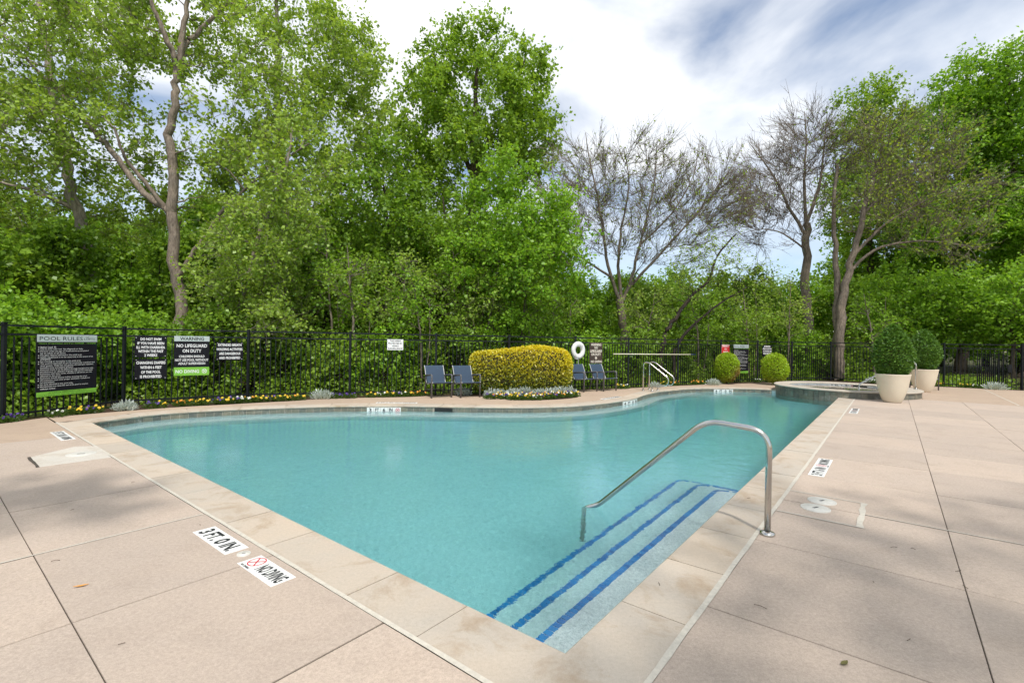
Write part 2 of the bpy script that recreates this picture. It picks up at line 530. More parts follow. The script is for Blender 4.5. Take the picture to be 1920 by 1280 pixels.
def ring_mark(name, mat, parent, cx, cy, rx, ry, wd, z, M4, cross=True):
    mb = MB(); n = 24; vv = []
    for k in range(n):
        a = 2 * math.pi * k / n
        for q in (1.0, 1.0 - wd):
            vv.append(M4 @ Vector((cx + rx * q * math.cos(a), cy + ry * q * math.sin(a), z)))
    mb.add(vv, [(2 * k, 2 * ((k + 1) % n), 2 * ((k + 1) % n) + 1, 2 * k + 1) for k in range(n)])
    if cross:
        for s_ in (1, -1):
            d = .68; w_ = wd * .42
            q = [(-d - w_ * s_, -d * s_ + w_), (-d + w_ * s_, -d * s_ - w_), (d + w_ * s_, d * s_ - w_), (d - w_ * s_, d * s_ + w_)]
            mb.add([M4 @ Vector((cx + rx * x, cy + ry * y, z + .0003 * (2 + s_))) for x, y in q], [(0, 1, 2, 3)])
    return mb.build(name, mat, parent)

# ------------------------------------------------------------------ POOL OUTLINE (pool frame u, v)
SPA_C, SPA_R, SPA_Z = (17.49, 0.0), 2.03, 0.22
WATER_Z = -0.135
far_key = [(0.0, 9.93), (.36, 10.09), (1.13, 10.27), (2.01, 10.05), (2.75, 9.70), (3.84, 9.02), (4.78, 8.25), (5.59, 7.35), (6.34, 6.38), (7.23, 5.42),
           (8.49, 4.72), (10.42, 4.43), (12.0, 4.62), (13.46, 4.63), (15.17, 4.15), (16.45, 3.05), (16.93, 2.04)]
far_curve = smooth_path(far_key, 7)
far_curve = [tuple(p) for p in far_curve]
arc = []
a0 = math.atan2(2.0, -0.5)
for k in range(1, 9):
    a = a0 + (math.pi - a0) * k / 9
    arc.append((SPA_C[0] + 1.93 * math.cos(a), 1.93 * math.sin(a)))
outline = [(0, 0)] + far_curve + arc + [(15.52, 0.0)]
def offset_closed(poly, d):              # outline is clockwise; positive d grows it
    n = len(poly); out = []
    for i in range(n):
        a, b, c = (np.array(poly[(i - 1) % n]), np.array(poly[i]), np.array(poly[(i + 1) % n]))
        e1 = (b - a) / max(1e-9, np.linalg.norm(b - a)); e2 = (c - b) / max(1e-9, np.linalg.norm(c - b))
        n1_, n2_ = np.array([-e1[1], e1[0]]), np.array([-e2[1], e2[0]])
        m = n1_ + n2_; m /= max(1e-9, np.linalg.norm(m))
        k = d / max(.35, m @ n1_)
        out.append(tuple(b + m * k))
    return out
def offset_open(poly, d):                # to the left of travel direction
    out = []; n = len(poly)
    for i in range(n):
        a, c = np.array(poly[max(i - 1, 0)]), np.array(poly[min(i + 1, n - 1)])
        e = (c - a) / np.linalg.norm(c - a)
        out.append(tuple(np.array(poly[i]) + np.array([-e[1], e[0]]) * d))
    return out

# ------------------------------------------------------------------ GROUND
hole = [P(*q) for q in offset_closed(outline, .22)]
gout = [(-260, -120), (260, -120), (260, 420), (-260, 420)]
tri = tessellate_polygon([[Vector((x, y, 0)) for x, y in gout], [Vector((h_[0], h_[1], 0)) for h_ in hole]])
allp = [(x, y, -.07) for x, y in gout] + [(h_[0], h_[1], -.07) for h_ in hole]
mb = MB(); mb.add(allp, [tuple(t_) for t_ in tri])
me = mb.mesh('ground')
import bmesh
bm_ = bmesh.new(); bm_.from_mesh(me); bmesh.ops.recalc_face_normals(bm_, faces=bm_.faces)
if sum(f.normal.z for f in bm_.faces) < 0: bmesh.ops.reverse_faces(bm_, faces=bm_.faces)
bm_.to_mesh(me); bm_.free()
tag(mesh_obj('ground', me, M['ground']), kind='structure')

# ------------------------------------------------------------------ SWIMMING POOL: shell, steps, tiles, coping
pool = tag(empty('swimming_pool', P(0, 0, 0)), kind='structure')
def inpool(o):                           # child keeps world coordinates
    o.parent = pool; o.matrix_parent_inverse = pool.matrix_world.inverted(); return o
pool.matrix_world = Matrix.Translation(P(0, 0, 0))
bpy.context.view_layer.update()
def floor_z(u): return -1.03 - .30 * min(1, max(0, (u - 5) / 8.5))
wall = offset_closed(outline, .03)
mb = MB(); n = len(wall)
vv = []
for (u, v) in wall:
    fz = floor_z(u); vv += [P(u, v, -.02), P(u, v, fz + .10)]
cen = np.array([6.0, 3.0])
inner1 = offset_closed(outline, -.02); inner2 = offset_closed(outline, -.10)
for (u, v) in inner1: vv.append(P(u, v, floor_z(u) + .03))
for (u, v) in inner2: vv.append(P(u, v, floor_z(u)))
ff = []
for i in range(n):
    j = (i + 1) % n
    ff.append((2 * i, 2 * j, 2 * j + 1, 2 * i + 1))
    ff.append((2 * i + 1, 2 * j + 1, 2 * n + j, 2 * n + i))
    ff.append((2 * n + i, 2 * n + j, 3 * n + j, 3 * n + i))
tri = tessellate_polygon([[Vector((q[0], q[1], 0)) for q in inner2]])
for t_ in tri: ff.append(tuple(3 * n + k for k in t_))
mb.add(vv, ff)
basin = inpool(mb.build('basin', M['plaster']))
# underwater ledge that follows the far wall
led_o = offset_open(far_curve, .05); led_i = offset_open(far_curve, -.34)
mb = MB(); vv = []; k_end = len(far_curve) - 14
for i in range(k_end):
    o_, i_ = led_o[i], led_i[i]
    vv += [P(*o_, -.46), P(*i_, -.47), P(i_[0], i_[1], -1.4)]
mb.add(vv, [q for i in range(k_end - 1) for q in ((3 * i, 3 * i + 3, 3 * i + 4, 3 * i + 1), (3 * i + 1, 3 * i + 4, 3 * i + 5, 3 * i + 2))])
ledge = inpool(mb.build('ledge', M['plaster']))
# entry steps along the near right side, wrapping round at their end
steps = []
for k, (vv_, ue, z) in enumerate([(.385, 4.03, -.31), (.69, 4.33, -.54), (1.03, 4.60, -.77)]):
    mb = MB()
    a, b = (-.02, ue), (-.02, vv_)
    rr = .16; poly = [(a[0], b[0]), (a[0], b[1])]
    for q in range(7):
        an = math.pi / 2 * (1 - q / 6)
        poly.append((ue - rr + rr * math.cos(an), vv_ - rr + rr * math.sin(an)))
    poly.append((ue, b[0]))
    poly = [P(*q)[:2] for q in reversed(poly)]
    mb.prism(poly, -1.2, z, .0)
    s_ = inpool(mb.build('step', M['plaster'])); steps.append(s_)
    # blue nosing tiles, one by one
    if k == 0:
        tb = MB(); tb.box((0, 0, 0), (.0435, .052, .012)); tile_me = tb.mesh('step_tile'); tile_me.materials.append(M['bluetile'])
        te = MB(); te.box((0, 0, 0), (.046, .022, .012)); tile_end = te.mesh('step_tile_end'); tile_end.materials.append(M['bluetile'])
    L_ = ue - rr
    nt_ = int(L_ / .05)
    for i in range(nt_):
        u_ = .03 + i * .05
        o = bpy.data.objects.new('step_tile', tile_me); COL.objects.link(o)
        o.matrix_world = Matrix.Translation(P(u_, vv_ - .031 + random.uniform(-.0015, .0015), z + .001)) @ Matrix.Rotation(U_ANG + random.uniform(-.02, .02), 4, 'Z')
        mw = o.matrix_world.copy(); o.parent = s_; o.matrix_parent_inverse = Matrix.Identity(4)
        o.matrix_basis = pool.matrix_world.inverted() @ mw if False else mw
    mb = MB()
    for i in range(int((vv_ - rr) / .05)):
        mb.box(P(ue - .02, .02 + i * .05, z + .001), (.030, .046, .012), U_ANG)
    for q in range(5):
        an = math.pi / 2 * (q + .5) / 5
        c_ = (ue - rr + (rr - .03) * math.cos(an), vv_ - rr + (rr - .03) * math.sin(an))
        mb.box(P(*c_, z + .001), (.046, .042, .012), U_ANG + an)
    o = mb.build('end_stripe', M['bluetile'], s_)
for s_ in steps:                          # shells are written in world coordinates; keep it so for the tiles as well
    s_.parent = pool; s_.matrix_parent_inverse = pool.matrix_world.inverted()
# waterline tiles of the far wall
cum = [0]
for i in range(1, len(far_curve)): cum.append(cum[-1] + math.dist(far_curve[i], far_curve[i - 1]))
def far_at(s, off=0.0):
    s = min(max(s, 0), cum[-1] - 1e-6)
    i = max(k for k in range(len(cum) - 1) if cum[k] <= s)
    t_ = (s - cum[i]) / (cum[i + 1] - cum[i])
    a, b = np.array(far_curve[i]), np.array(far_curve[i + 1])
    e = (b - a) / np.linalg.norm(b - a)
    nrm = np.array([-e[1], e[0]])        # points out of the pool
    return a + (b - a) * t_ + nrm * off, e, nrm
def far_s(u, v):                          # station nearest to a point
    return min((math.hypot(far_at(s)[0][0] - u, far_at(s)[0][1] - v), s) for s in np.linspace(0, cum[-1], 900))[1]
tb = MB(); tb.box((0, 0, 0), (.144, .016, .150)); wt_me = tb.mesh('waterline_tile'); wt_me.materials.append(M['tile'])
marks = [(far_s(4.68, 8.4), far_s(5.23, 7.84), ['3', 'FT', '6', 'IN', 'X']),
         (far_s(10.05, 4.45), far_s(11.0, 4.47), ['4', 'FT', '0', 'IN']),
         (far_s(15.75, 3.62), far_s(16.3, 3.15), ['4', 'FT', '0', 'IN'])]
skim = (far_s(5.72, 7.21), far_s(6.03, 6.9))
band = tag(empty('waterline_tiles', (0, 0, 0)))
inpool(band); band.matrix_parent_inverse = Matrix.Identity(4); band.location = (-P(0, 0)[0], -P(0, 0)[1], 0)
s = .08
while s < cum[-1] - .05:
    hit = any(m_[0] - .03 < s < m_[1] + .03 for m_ in marks) or skim[0] - .05 < s < skim[1] + .05
    if not hit:
        q, e, nr = far_at(s, .026)
        o = bpy.data.objects.new('waterline_tile', wt_me); COL.objects.link(o); o.parent = band
        o.location = P(q[0], q[1], -.125); o.rotation_euler = (0, 0, U_ANG + math.atan2(e[1], e[0]))
    s += .1505
# grout behind the tiles, and a plain band under the near coping
mb = MB()
g0 = offset_open(far_curve, .024)
vv = []
for q in g0: vv += [P(*q, -.046), P(*q, -.21)]
mb.add(vv, [(2 * i, 2 * i + 2, 2 * i + 3, 2 * i + 1) for i in range(len(g0) - 1)])
inpool(mb.build('grout', M['mortar']))
for m_ in marks:
    nchar = len(m_[2]); wd = (m_[1] - m_[0]) / nchar
    for i, ch in enumerate(m_[2]):
        s = m_[0] + (i + .5) * wd
        q, e, nr = far_at(s, .012)
        x3 = BD * e[0] + AD * e[1]
        # seen from the water the text runs along the direction of travel
        M4 = frame(P(q[0], q[1], -.120), (x3[0], x3[1], 0), (0, 0, 1))
        pl = plate('depth_tile', M['white'], None, -wd * .48, wd * .48, -.072, .072, 0, .012, M4); inpool(pl)
        if ch == 'X':
            c_ = ring_mark('no_diving_mark', M['red'], None, 0, .012, .05, .045, .2, .0135, M4)
        else:
            c_ = lettering(ch, M['black'], None, 0, .014, wd * (.55 if len(ch) > 1 else .38), .085, .0135, M4, .03)
        c_.parent = pl
# skimmer mouth
s = (skim[0] + skim[1]) / 2
q, e, nr = far_at(s, .05)
mb = MB(); mb.box(P(q[0], q[1], -.10), (skim[1] - skim[0], .10, .108), U_ANG + math.atan2(e[1], e[0]))
inpool(mb.build('skimmer_mouth', M['skimdark']))
# mortar bed that shows in the joints of the coping
mo, mi = offset_closed(outline, .41), offset_closed(outline, .028)
mb = MB(); vv = []
for a, b in zip(mo, mi): vv += [P(*a, -.012), P(*b, -.012), P(*b, -.05)]
nn = len(mo)
mb.add(vv, [q for i in range(nn) for j in [(i + 1) % nn] for q in ((3 * i, 3 * i + 1, 3 * j + 1, 3 * j), (3 * i + 1, 3 * i + 2, 3 * j + 2, 3 * j + 1))])
inpool(mb.build('mortar_bed', M['mortar']))
PROF = [(.40, -.052), (.40, -.003), (.397, 0), (.016, 0), (.006, -.006), (0, -.018), (.001, -.034), (.010, -.045), (.03, -.049)]
def coping_stone(path, cut0=None, cut1=None):
    """path: pool-frame points along the nose, the pool lies to the right of travel"""
    n_ = len(path); mb = MB(); vv = []
    for i in range(n_):
        a, c = np.array(path[max(i - 1, 0)]), np.array(path[min(i + 1, n_ - 1)])
        e = (c - a) / np.linalg.norm(c - a); nr = np.array([-e[1], e[0]])
        for (o_, z) in PROF:
            q = np.array(path[i]) + nr * o_
            if cut0 is not None and i == 0: q = q + e * o_ * cut0
            if cut1 is not None and i == n_ - 1: q = q + e * o_ * cut1
            vv.append(P(q[0], q[1], z + STZ))
    m_ = len(PROF); ff = []
    for i in range(n_ - 1):
        for k in range(m_):
            k2 = (k + 1) % m_
            ff.append((i * m_ + k, (i + 1) * m_ + k, (i + 1) * m_ + k2, i * m_ + k2))
    ff.append(tuple(range(m_))); ff.append(tuple(reversed([(n_ - 1) * m_ + k for k in range(m_)])))
    mb.add(vv, ff)
    return inpool(mb.build('coping_stone', M['coping']))
GAP = .004
STZ = 0.0
vj = [0.0, .66, 1.30, 2.36, 3.07, 4.18, 5.05, 5.85, 6.75, 7.55, 8.45, 9.20, 9.93]
for i in range(len(vj) - 1):
    STZ = random.uniform(-.0015, .0015)
    coping_stone([(0, vj[i] + (0 if i == 0 else GAP)), (0, vj[i + 1] - (0 if i == len(vj) - 2 else GAP))],
                 -1 if i == 0 else None, 1 if i == len(vj) - 2 else None)
uj = [0.0, .62, 1.37, 2.14, 2.92, 3.70, 4.5, 5.3, 6.1, 6.9, 7.75, 8.6, 9.5, 10.4, 11.3, 12.3, 13.3, 14.3, 15.48]
for i in range(len(uj) - 1):             # travel towards the corner so that the pool lies on the right
    STZ = random.uniform(-.0015, .0015)
    coping_stone([(uj[i + 1] - GAP, 0), (uj[i] + (0 if i == 0 else GAP), 0)], None, 1 if i == 0 else None)
s = 0.0; kk = 0
while s < cum[-1] - .1:
    e_ = min(s + random.choice([.82, .9, .95]), cum[-1])
    if cum[-1] - e_ < .3: e_ = cum[-1]
    nseg = max(3, int((e_ - s) / .1))
    path = [far_at(s + (0 if kk == 0 else GAP) + (e_ - s - 2 * GAP) * q / nseg)[0] for q in range(nseg + 1)]
    STZ = random.uniform(-.0015, .0015)
    coping_stone(path, -1 if kk == 0 else None)
    s = e_; kk += 1

# water
wo = offset_closed(outline, .045)
mb = MB(); nn = len(wo)
tri = tessellate_polygon([[Vector((q[0], q[1], 0)) for q in wo]])
mb.add([P(*q, WATER_Z) for q in wo] + [P(*q, -1.6) for q in wo],
       [tuple(t_) for t_ in tri] + [tuple(nn + k for k in reversed(t_)) for t_ in tri] +
       [(i, (i + 1) % nn, nn + (i + 1) % nn, nn + i) for i in range(nn)])
me = mb.mesh('water')
bm_ = bmesh.new(); bm_.from_mesh(me); bmesh.ops.recalc_face_normals(bm_, faces=bm_.faces); bm_.to_mesh(me); bm_.free()
water = tag(mesh_obj('water', me, M['water']), kind='structure')

# ------------------------------------------------------------------ POOL DECK: slabs, sealant, markers, lids
deck = tag(empty('pool_deck', (0, 0, 0)), kind='structure')
base_poly = []
far_out = offset_open(far_curve, .405)
bed_key = [(-.41, 11.10), (.75, 11.10), (1.7, 11.0), (2.46, 10.75), (3.24, 10.55), (3.9, 10.32), (4.59, 10.25), (5.6, 9.62), (6.4, 9.05), (7.15, 8.75), (7.85, 8.05), (7.95, 7.35),
           (7.95, 6.72), (8.15, 6.33), (8.75, 5.88), (9.6, 5.68), (10.25, 5.95), (10.9, 6.55), (11.7, 6.75), (12.7, 6.05), (13.6, 5.75), (15.3, 5.12), (16.5, 4.6), (17.4, 4.2), (18.9, 3.4), (20.1, 2.7), (21.6, 1.8), (23.13, .58)]
bed_curve = [tuple(p) for p in smooth_path(bed_key, 5)]
NP_ = 96
def resample(poly, n_):
    c_ = [0]
    for i in range(1, len(poly)): c_.append(c_[-1] + math.dist(poly[i], poly[i - 1]))
    out = []
    for k in range(n_):
        s_ = c_[-1] * k / (n_ - 1)
        i = min(len(poly) - 2, max(0, int(np.searchsorted(c_, s_, 'right') - 1)))
        t_ = (s_ - c_[i]) / max(1e-9, c_[i + 1] - c_[i])
        out.append((poly[i][0] + (poly[i + 1][0] - poly[i][0]) * t_, poly[i][1] + (poly[i + 1][1] - poly[i][1]) * t_))
    return out
inner_line = [(-.405, 10.335)] + [q for q in far_out[1:]] + [(17.2, 1.2)]
ia, ob = resample(inner_line, NP_), resample(bed_curve, NP_)
bfine = resample(bed_curve, 1200); kb_ = 0; ob2 = []
for k in range(NP_):                      # nearest bed point, never running backwards
    tgt = 1199 * k / (NP_ - 1)
    lo_, hi_ = max(kb_, int(tgt - 150)), min(1199, int(max(kb_ + 1, tgt + 150)))
    best = min(range(lo_, hi_ + 1), key=lambda q: math.dist(bfine[q], ia[k]))
    if k == 0: best = 0
    if k == NP_ - 1: best = 1199
    kb_ = best; ob2.append(best)
ob2 = np.array(ob2, float)
for _ in range(6): ob2[1:-1] = (ob2[:-2] + ob2[1:-1] * 2 + ob2[2:]) / 4
ob = [bfine[int(round(q))] for q in ob2]
cuts = [0, 13, 24, 35, 46, 58, 70, 82, NP_ - 1]
for a, b in zip(cuts[:-1], cuts[1:]):
    mb = MB(); m_ = b - a + 1
    vv = [P(*q, -.001) for q in ia[a:b + 1]] + [P(*q, -.001) for q in ob[a:b + 1]] + [P(*q, -.10) for q in ob[a:b + 1]]
    mb.add(vv, [q for k in range(m_ - 1) for q in ((k, m_ + k, m_ + k + 1, k + 1), (m_ + k, 2 * m_ + k, 2 * m_ + k + 1, m_ + k + 1))])
    mb.build('slab', M['walk'], deck)
def slab(u0, u1, v0, v1, mat='deck', g=.0026, h=.0026):
    mb = MB(); dz = random.uniform(-.002, .001)
    poly = [P(u0 + g, v0 + h)[:2], P(u1 - g, v0 + h)[:2], P(u1 - g, v1 - h)[:2], P(u0 + g, v1 - h)[:2]]
    mb.prism(poly, -.10, -.001 + dz, .003)
    return mb.build('slab', M[mat], deck)
CU = -.425
UL = [CU, -1.50, -2.76, -4.02, -5.3, -6.6, -9.5]
VL = [CU, .90, 2.18, 3.44, 4.73, 6.05, 7.35, 8.62]
VR = [CU, -1.66, -2.86, -4.06, -5.3, -6.6, -8.0, -11.0]
UR = [CU, .90, 2.17, 3.45, 4.70, 5.97, 7.24, 8.51, 9.78, 11.05, 12.3, 13.45, 15.0, 16.8]
for i in range(len(UL) - 1):
    for j in range(len(VL) - 1):
        slab(UL[i + 1], UL[i], VL[j], VL[j + 1], h=.0055)
    for j in range(len(VR) - 1):
        slab(UL[i + 1], UL[i], VR[j + 1], VR[j])
for i in range(len(UR) - 1):
    for j in range(len(VR) - 1):
        if UR[i] > 15.9 and j == 0: continue
        slab(UR[i], UR[i + 1], VR[j + 1], VR[j], g=.0055)
# last row on the left, cut by the flower bed
for i in range(len(UL) - 1):
    u1, u0 = UL[i], UL[i + 1]
    e1, e0 = 10.78 + (u1 + 1.05) * .53, 10.78 + (u0 + 1.05) * .53
    if e0 < 8.7: e0 = 8.7
    if e1 < 8.75: continue
    mb = MB(); g = .0035
    mb.prism([P(u0 + g, 8.62 + g)[:2], P(u1 - g, 8.62 + g)[:2], P(u1 - g, e1)[:2], P(u0 + g, e0)[:2]], -.10, -.001, .003)
    mb.build('slab', M['walk'], deck)
# far right apron
vr2 = [1.25, -2.0, -4.02, -6.2, -8.6, -11.5]
def bed_u(v): return 23.13 + (0.58 - v) * .14 if v < .58 else 23.13 - (v - .58) * 1.2
for j in range(len(vr2) - 1):
    v1, v0 = vr2[j], vr2[j + 1]; g = .004
    mb = MB(); mb.prism([P(16.8 + g, v0 + g)[:2], P(bed_u(v0), v0 + g)[:2], P(bed_u(v1), v1 - g)[:2], P(16.8 + g, v1 - g)[:2]], -.10, -.001, .003)
    mb.build('slab', M['walk'], deck)
# dirty joint bed under the slabs, left and right of the pool
mb = MB()
for poly in ([(-9.5, CU), (CU, CU), (CU, 8.7), (-9.5, 8.7)], [(-9.5, -11), (16.9, -11), (16.9, CU), (-9.5, CU)]):
    mb.add([P(u, v, -.009) for u, v in poly], [(0, 1, 2, 3)])
mb.build('joint_bed', M['joint'], deck)
# sealant strips
def strip(u0, v0, u1, v1, w, z=.001, name='sealant', mat='seal', jit=.0):
    mb = MB(); a, b = np.array([u0, v0]), np.array([u1, v1]); e = (b - a) / np.linalg.norm(b - a); nr = np.array([-e[1], e[0]])
    n_ = max(2, int(np.linalg.norm(b - a) / .12)); vv = []
    for i in range(n_ + 1):
        q = a + (b - a) * i / n_
        w1, w2 = w / 2 * (1 + random.uniform(-jit, jit)), w / 2 * (1 + random.uniform(-jit, jit))
        vv += [P(*(q + nr * w1), z), P(*(q - nr * w2), z)]
    mb.add(vv, [(2 * i, 2 * i + 1, 2 * i + 3, 2 * i + 2) for i in range(n_)])
    return mb.build(name, M[mat], deck)
strip(-.414, -.41, -.414, 10.3, .030, .0022, jit=.12)
strip(-.42, -.414, 15.5, -.414, .034, .0022, jit=.12)
strip(-.44, 3.44, -9.0, 3.44, .018, .0018, jit=.2)
strip(1.9 * 0 + 3.45, -1.05, 3.45, -8.0, .014, .0018, jit=.3)
strip(16.9, -4.02, 23.6, -4.02, .03, .0018, jit=.2)
strip(13.45, -.44, 13.45, -1.0, .05, .0018, jit=.4)
# saw-cut patch round the two lids on the right
strip(3.03, -.44, 3.03, -1.09, .024, .0022, jit=.3)
strip(3.83, -.44, 3.83, -1.09, .020, .0022, jit=.3)
strip(3.02, -1.07, 3.84, -1.07, .045, .0024, jit=.5)
# pale patch on the left
mb = MB()
pq = [G(x, y)[:2] for x, y in [(57, 858), (75, 876), (208, 858), (182, 837), (140, 838)]]
mb.prism(pq, -.05, .0025, .002)
mb.build('concrete_patch', M['patch'], deck)
strip(-1.10, 6.52, -1.10, 7.25, .03, .003, 'joint', 'joint', .5)
def lid(px, py, r_, name='deck_lid'):
    c_ = G(px, py); mb = MB()
    mb.lathe([(0, .006), (r_ * .86, .006), (r_ * .90, .003), (r_ * .93, .006), (r_, .005), (r_ * 1.02, -.02)], 28)
    o = mb.build(name, M['lid'], deck, (c_[0], c_[1], .0))
    m2 = MB(); m2.box((0, 0, .0066), (r_ * .5, r_ * .18, .001), .4); m2.build('finger_slot', M['liddark'], o)
    return o
lid(152, 852, .155); lid(1541, 940, .125); lid(1529, 953, .125); lid(457, 1039, .045)
# depth markers set into the slabs
def marker(u0, v0, xdir, ydir, L_, Wd, parts):
    M4 = frame(P(u0, v0, 0), (*xdir, 0), (*ydir, 0))
    pl = plate('depth_marker', M['white'], deck, 0, L_, 0, Wd, -.01, .0022, M4)
    for (txt, cx_, w_, h_, cy_, m_) in parts:
        if txt == 'RING':
            ring_mark('no_diving_mark', M['red'], pl, cx_, cy_, w_, h_, .13, .0034, M4)
        else:
            lettering(txt, M[m_], pl, cx_, cy_, w_, h_, .0032, M4, .035)
    return pl
mA, pB = tuple(-AD), tuple(BD)
marker(-.645, 3.06, mA, pB, .62, .162, [('3', .07, .06, .118, .08, 'black'), ('FT.', .215, .15, .118, .08, 'black'), ('0', .36, .075, .118, .08, 'black'), ('IN.', .505, .14, .118, .08, 'black')])
marker(-.645, 2.235, mA, pB, .49, .162, [('RING', .085, .062, .062, .095, 'red'), ('NO DIVING', .085, .11, .018, .016, 'black'), ('NO DIVING', .325, .29, .105, .082, 'black')])
marker(-.645, 9.18, mA, pB, .92, .162, [('3', .07, .06, .118, .08, 'black'), ('FT.', .215, .15, .118, .08, 'black'), ('0', .36, .075, .118, .08, 'black'), ('IN.', .49, .13, .118, .08, 'black'), ('NO DIVING', .745, .29, .105, .082, 'black')])
for u0 in (4.70, 11.6):
    marker(u0, -.655, pB, tuple(AD), 1.09, .165, [('3', .07, .06, .12, .08, 'black'), ('FT', .20, .12, .12, .08, 'black'), ('6', .32, .065, .12, .08, 'black'), ('IN', .45, .12, .12, .08, 'black'),
           ('RING', .615, .055, .06, .09, 'red'), ('NO DIVING', .615, .10, .018, .014, 'black'), ('NO DIVING', .87, .36, .11, .08, 'black')])
for sx, txt in ((far_s(5.1, 7.95), '3 FT 6 IN  NO DIVING'), (far_s(10.3, 4.43), '4 FT 0 IN  NO DIVING')):
    q, e, nr = far_at(sx, .50)
    x3 = BD * e[0] + AD * e[1]; y3 = BD * nr[0] + AD * nr[1]
    M4 = frame(P(q[0], q[1], 0), (*x3, 0), (*y3, 0))
    pl = plate('depth_marker', M['white'], deck, -.5, .5, -.08, .08, -.01, .0022, M4)
    lettering(txt, M['black'], pl, 0, 0, .92, .10, .0034, M4, .03)

# ------------------------------------------------------------------ SPA
spc = P(*SPA_C, 0)
spa = tag(empty('spa', spc), 'raised round spa with grey slate tile wall at the far right pool corner', 'spa')
mb = MB(); mb.lathe([(1.985, -1.35), (1.985, .17), (1.66, .17), (1.66, .03), (0, .03)], 72, smooth=False); mb.build('shell', M['plaster'], spa)
tb = MB(); tb.box((0, 0, 0), (.147, .02, .147)); st_me = tb.mesh('wall_tile'); st_me.materials.append(M['tile'])
nt_ = 82
mb = MB(); mb.lathe([(1.995, -1.33), (1.995, .168)], 96); mb.build('grout', M['mortar'], spa)
for k in range(nt_):
    a = 2 * math.pi * k / nt_
    # tiles facing away over the deck are never lower than the slabs
    for j in range(3):
        z = .095 - j * .151
        if j == 2:
            up = P(SPA_C[0], SPA_C[1]); wx, wy = spc[0] + 2 * math.cos(a), spc[1] + 2 * math.sin(a)
            if UV((wx, wy))[1] < -.05: continue
        if len([c for c in spa.children if c.name.startswith('wall_tile')]) >= 230: continue
        o = bpy.data.objects.new('wall_tile', st_me); COL.objects.link(o); o.parent = spa
        o.location = (2.003 * math.cos(a), 2.003 * math.sin(a), z); o.rotation_euler = (0, 0, a + math.pi / 2)
ns = 14
for k in range(ns):
    mb = MB(); vv = []; prof = [(1.62, .165), (1.60, .18), (1.60, .205), (1.615, .22), (2.04, .22), (2.058, .205), (2.058, .185), (2.04, .172)]
    m_ = len(prof); nseg = 8; a0_, a1_ = 2 * math.pi * k / ns + .0015, 2 * math.pi * (k + 1) / ns - .0015
    for i in range(nseg + 1):
        a = a0_ + (a1_ - a0_) * i / nseg
        vv += [(r_ * math.cos(a), r_ * math.sin(a), z) for r_, z in prof]
    ff = [(i * m_ + q, (i + 1) * m_ + q, (i + 1) * m_ + (q + 1) % m_, i * m_ + (q + 1) % m_) for i in range(nseg) for q in range(m_)]
    ff += [tuple(reversed(range(m_))), tuple(nseg * m_ + q for q in range(m_))]
    mb.add(vv, ff); mb.build('coping_stone', M['spacope'], spa)
mb = MB(); mb.lathe([(0, .135), (1.655, .135), (1.655, .04), (0, .04)], 64, smooth=False)
me = mb.mesh('spa_water')
o = mesh_obj('spa_water', me, M['spawater'], None, spc); tag(o, kind='structure')
# depth tiles on the far inner wall of the spa
ang = math.atan2(spc[1], spc[0]) + .03
for i, ch in enumerate(['3', 'FT', '6', 'IN', 'X']):
    a = ang + (2 - i) * .093
    pos_ = (1.652 * math.cos(a), 1.652 * math.sin(a), .155)
    M4 = frame(pos_, (math.sin(a), -math.cos(a), 0), (0, 0, 1))
    pl = plate('depth_tile', M['white'], spa, -.073, .073, -.06, .012, 0, .01, M4)
    if ch == 'X': ring_mark('no_diving_mark', M['red'], pl, 0, -.022, .04, .028, .22, .0115, M4)
    else: lettering(ch, M['black'], pl, 0, -.022, .05 if len(ch) == 1 else .09, .05, .0115, M4, .03)
a = ang - .33
mb = MB(); mb.box((1.64 * math.cos(a), 1.64 * math.sin(a), .13), (.03, .42, .06), a); mb.build('skimmer_mouth', M['skimdark'], spa)

# ------------------------------------------------------------------ STEEL RAILS
def rail(name, label, pts, rad, r_, flange=(0,), cat='handrail', group=None):
    base = pts[0]
    o = tag(empty(name, base), label, cat, group)
    mb = MB(); path = round_path(pts, rad, 8)
    mb.tube([Vector(p) - Vector(base) for p in path], r_, 14)
    mb.build('tube', M['steel'], o)
    for k in flange:
        q = Vector(pts[k]) - Vector(base); m2 = MB()
        m2.lathe([(r_ * 1.02, .028), (r_ * 1.25, .026), (r_ * 2.25, .018), (r_ * 2.4, .010), (r_ * 2.4, 0.001)], 28)
        m2.build('base_flange', M['steel'], o, q)
    return o
ur = 2.34
rail('pool_handrail', 'bent steel handrail standing beside the blue-striped entry steps',
     [P(ur, -.485, 0), P(ur, -.49, .845), P(ur, 0.02, .875), P(ur, 1.06, -.10), P(ur - .05, 1.20, -.16), P(ur - .06, 1.21, -1.03)], [.17, .14, .05, .05], .0245)
c0 = np.array([4.34, 15.80]); wdir = -AD
for k, (off, lab) in enumerate([(0.0, 'nearer of two looped steel grab rails at the far pool edge'), (.50, 'farther of two looped steel grab rails at the far pool edge')]):
    b_ = c0 + BD * off + wdir * 0.0
    def q_(w_, z): return (float(b_[0] + wdir[0] * w_), float(b_[1] + wdir[1] * w_), z)
    rail('grab_rail', lab, [q_(0, 0), q_(0, .93), q_(.18, .93), q_(.86, .44), q_(.80, .20), q_(.30, .16), q_(.30, 0)], [.13, .16, .12, .12, .07], .021, (0, 6), 'grab rail', 'grab rails at the far pool edge')
b_ = G(1717, 730.5, SPA_Z)
d_ = np.array([spc[0] - b_[0], spc[1] - b_[1]]); d_ /= np.linalg.norm(d_)
def q2(w_, z): return (float(b_[0] + d_[0] * w_), float(b_[1] + d_[1] * w_), z)
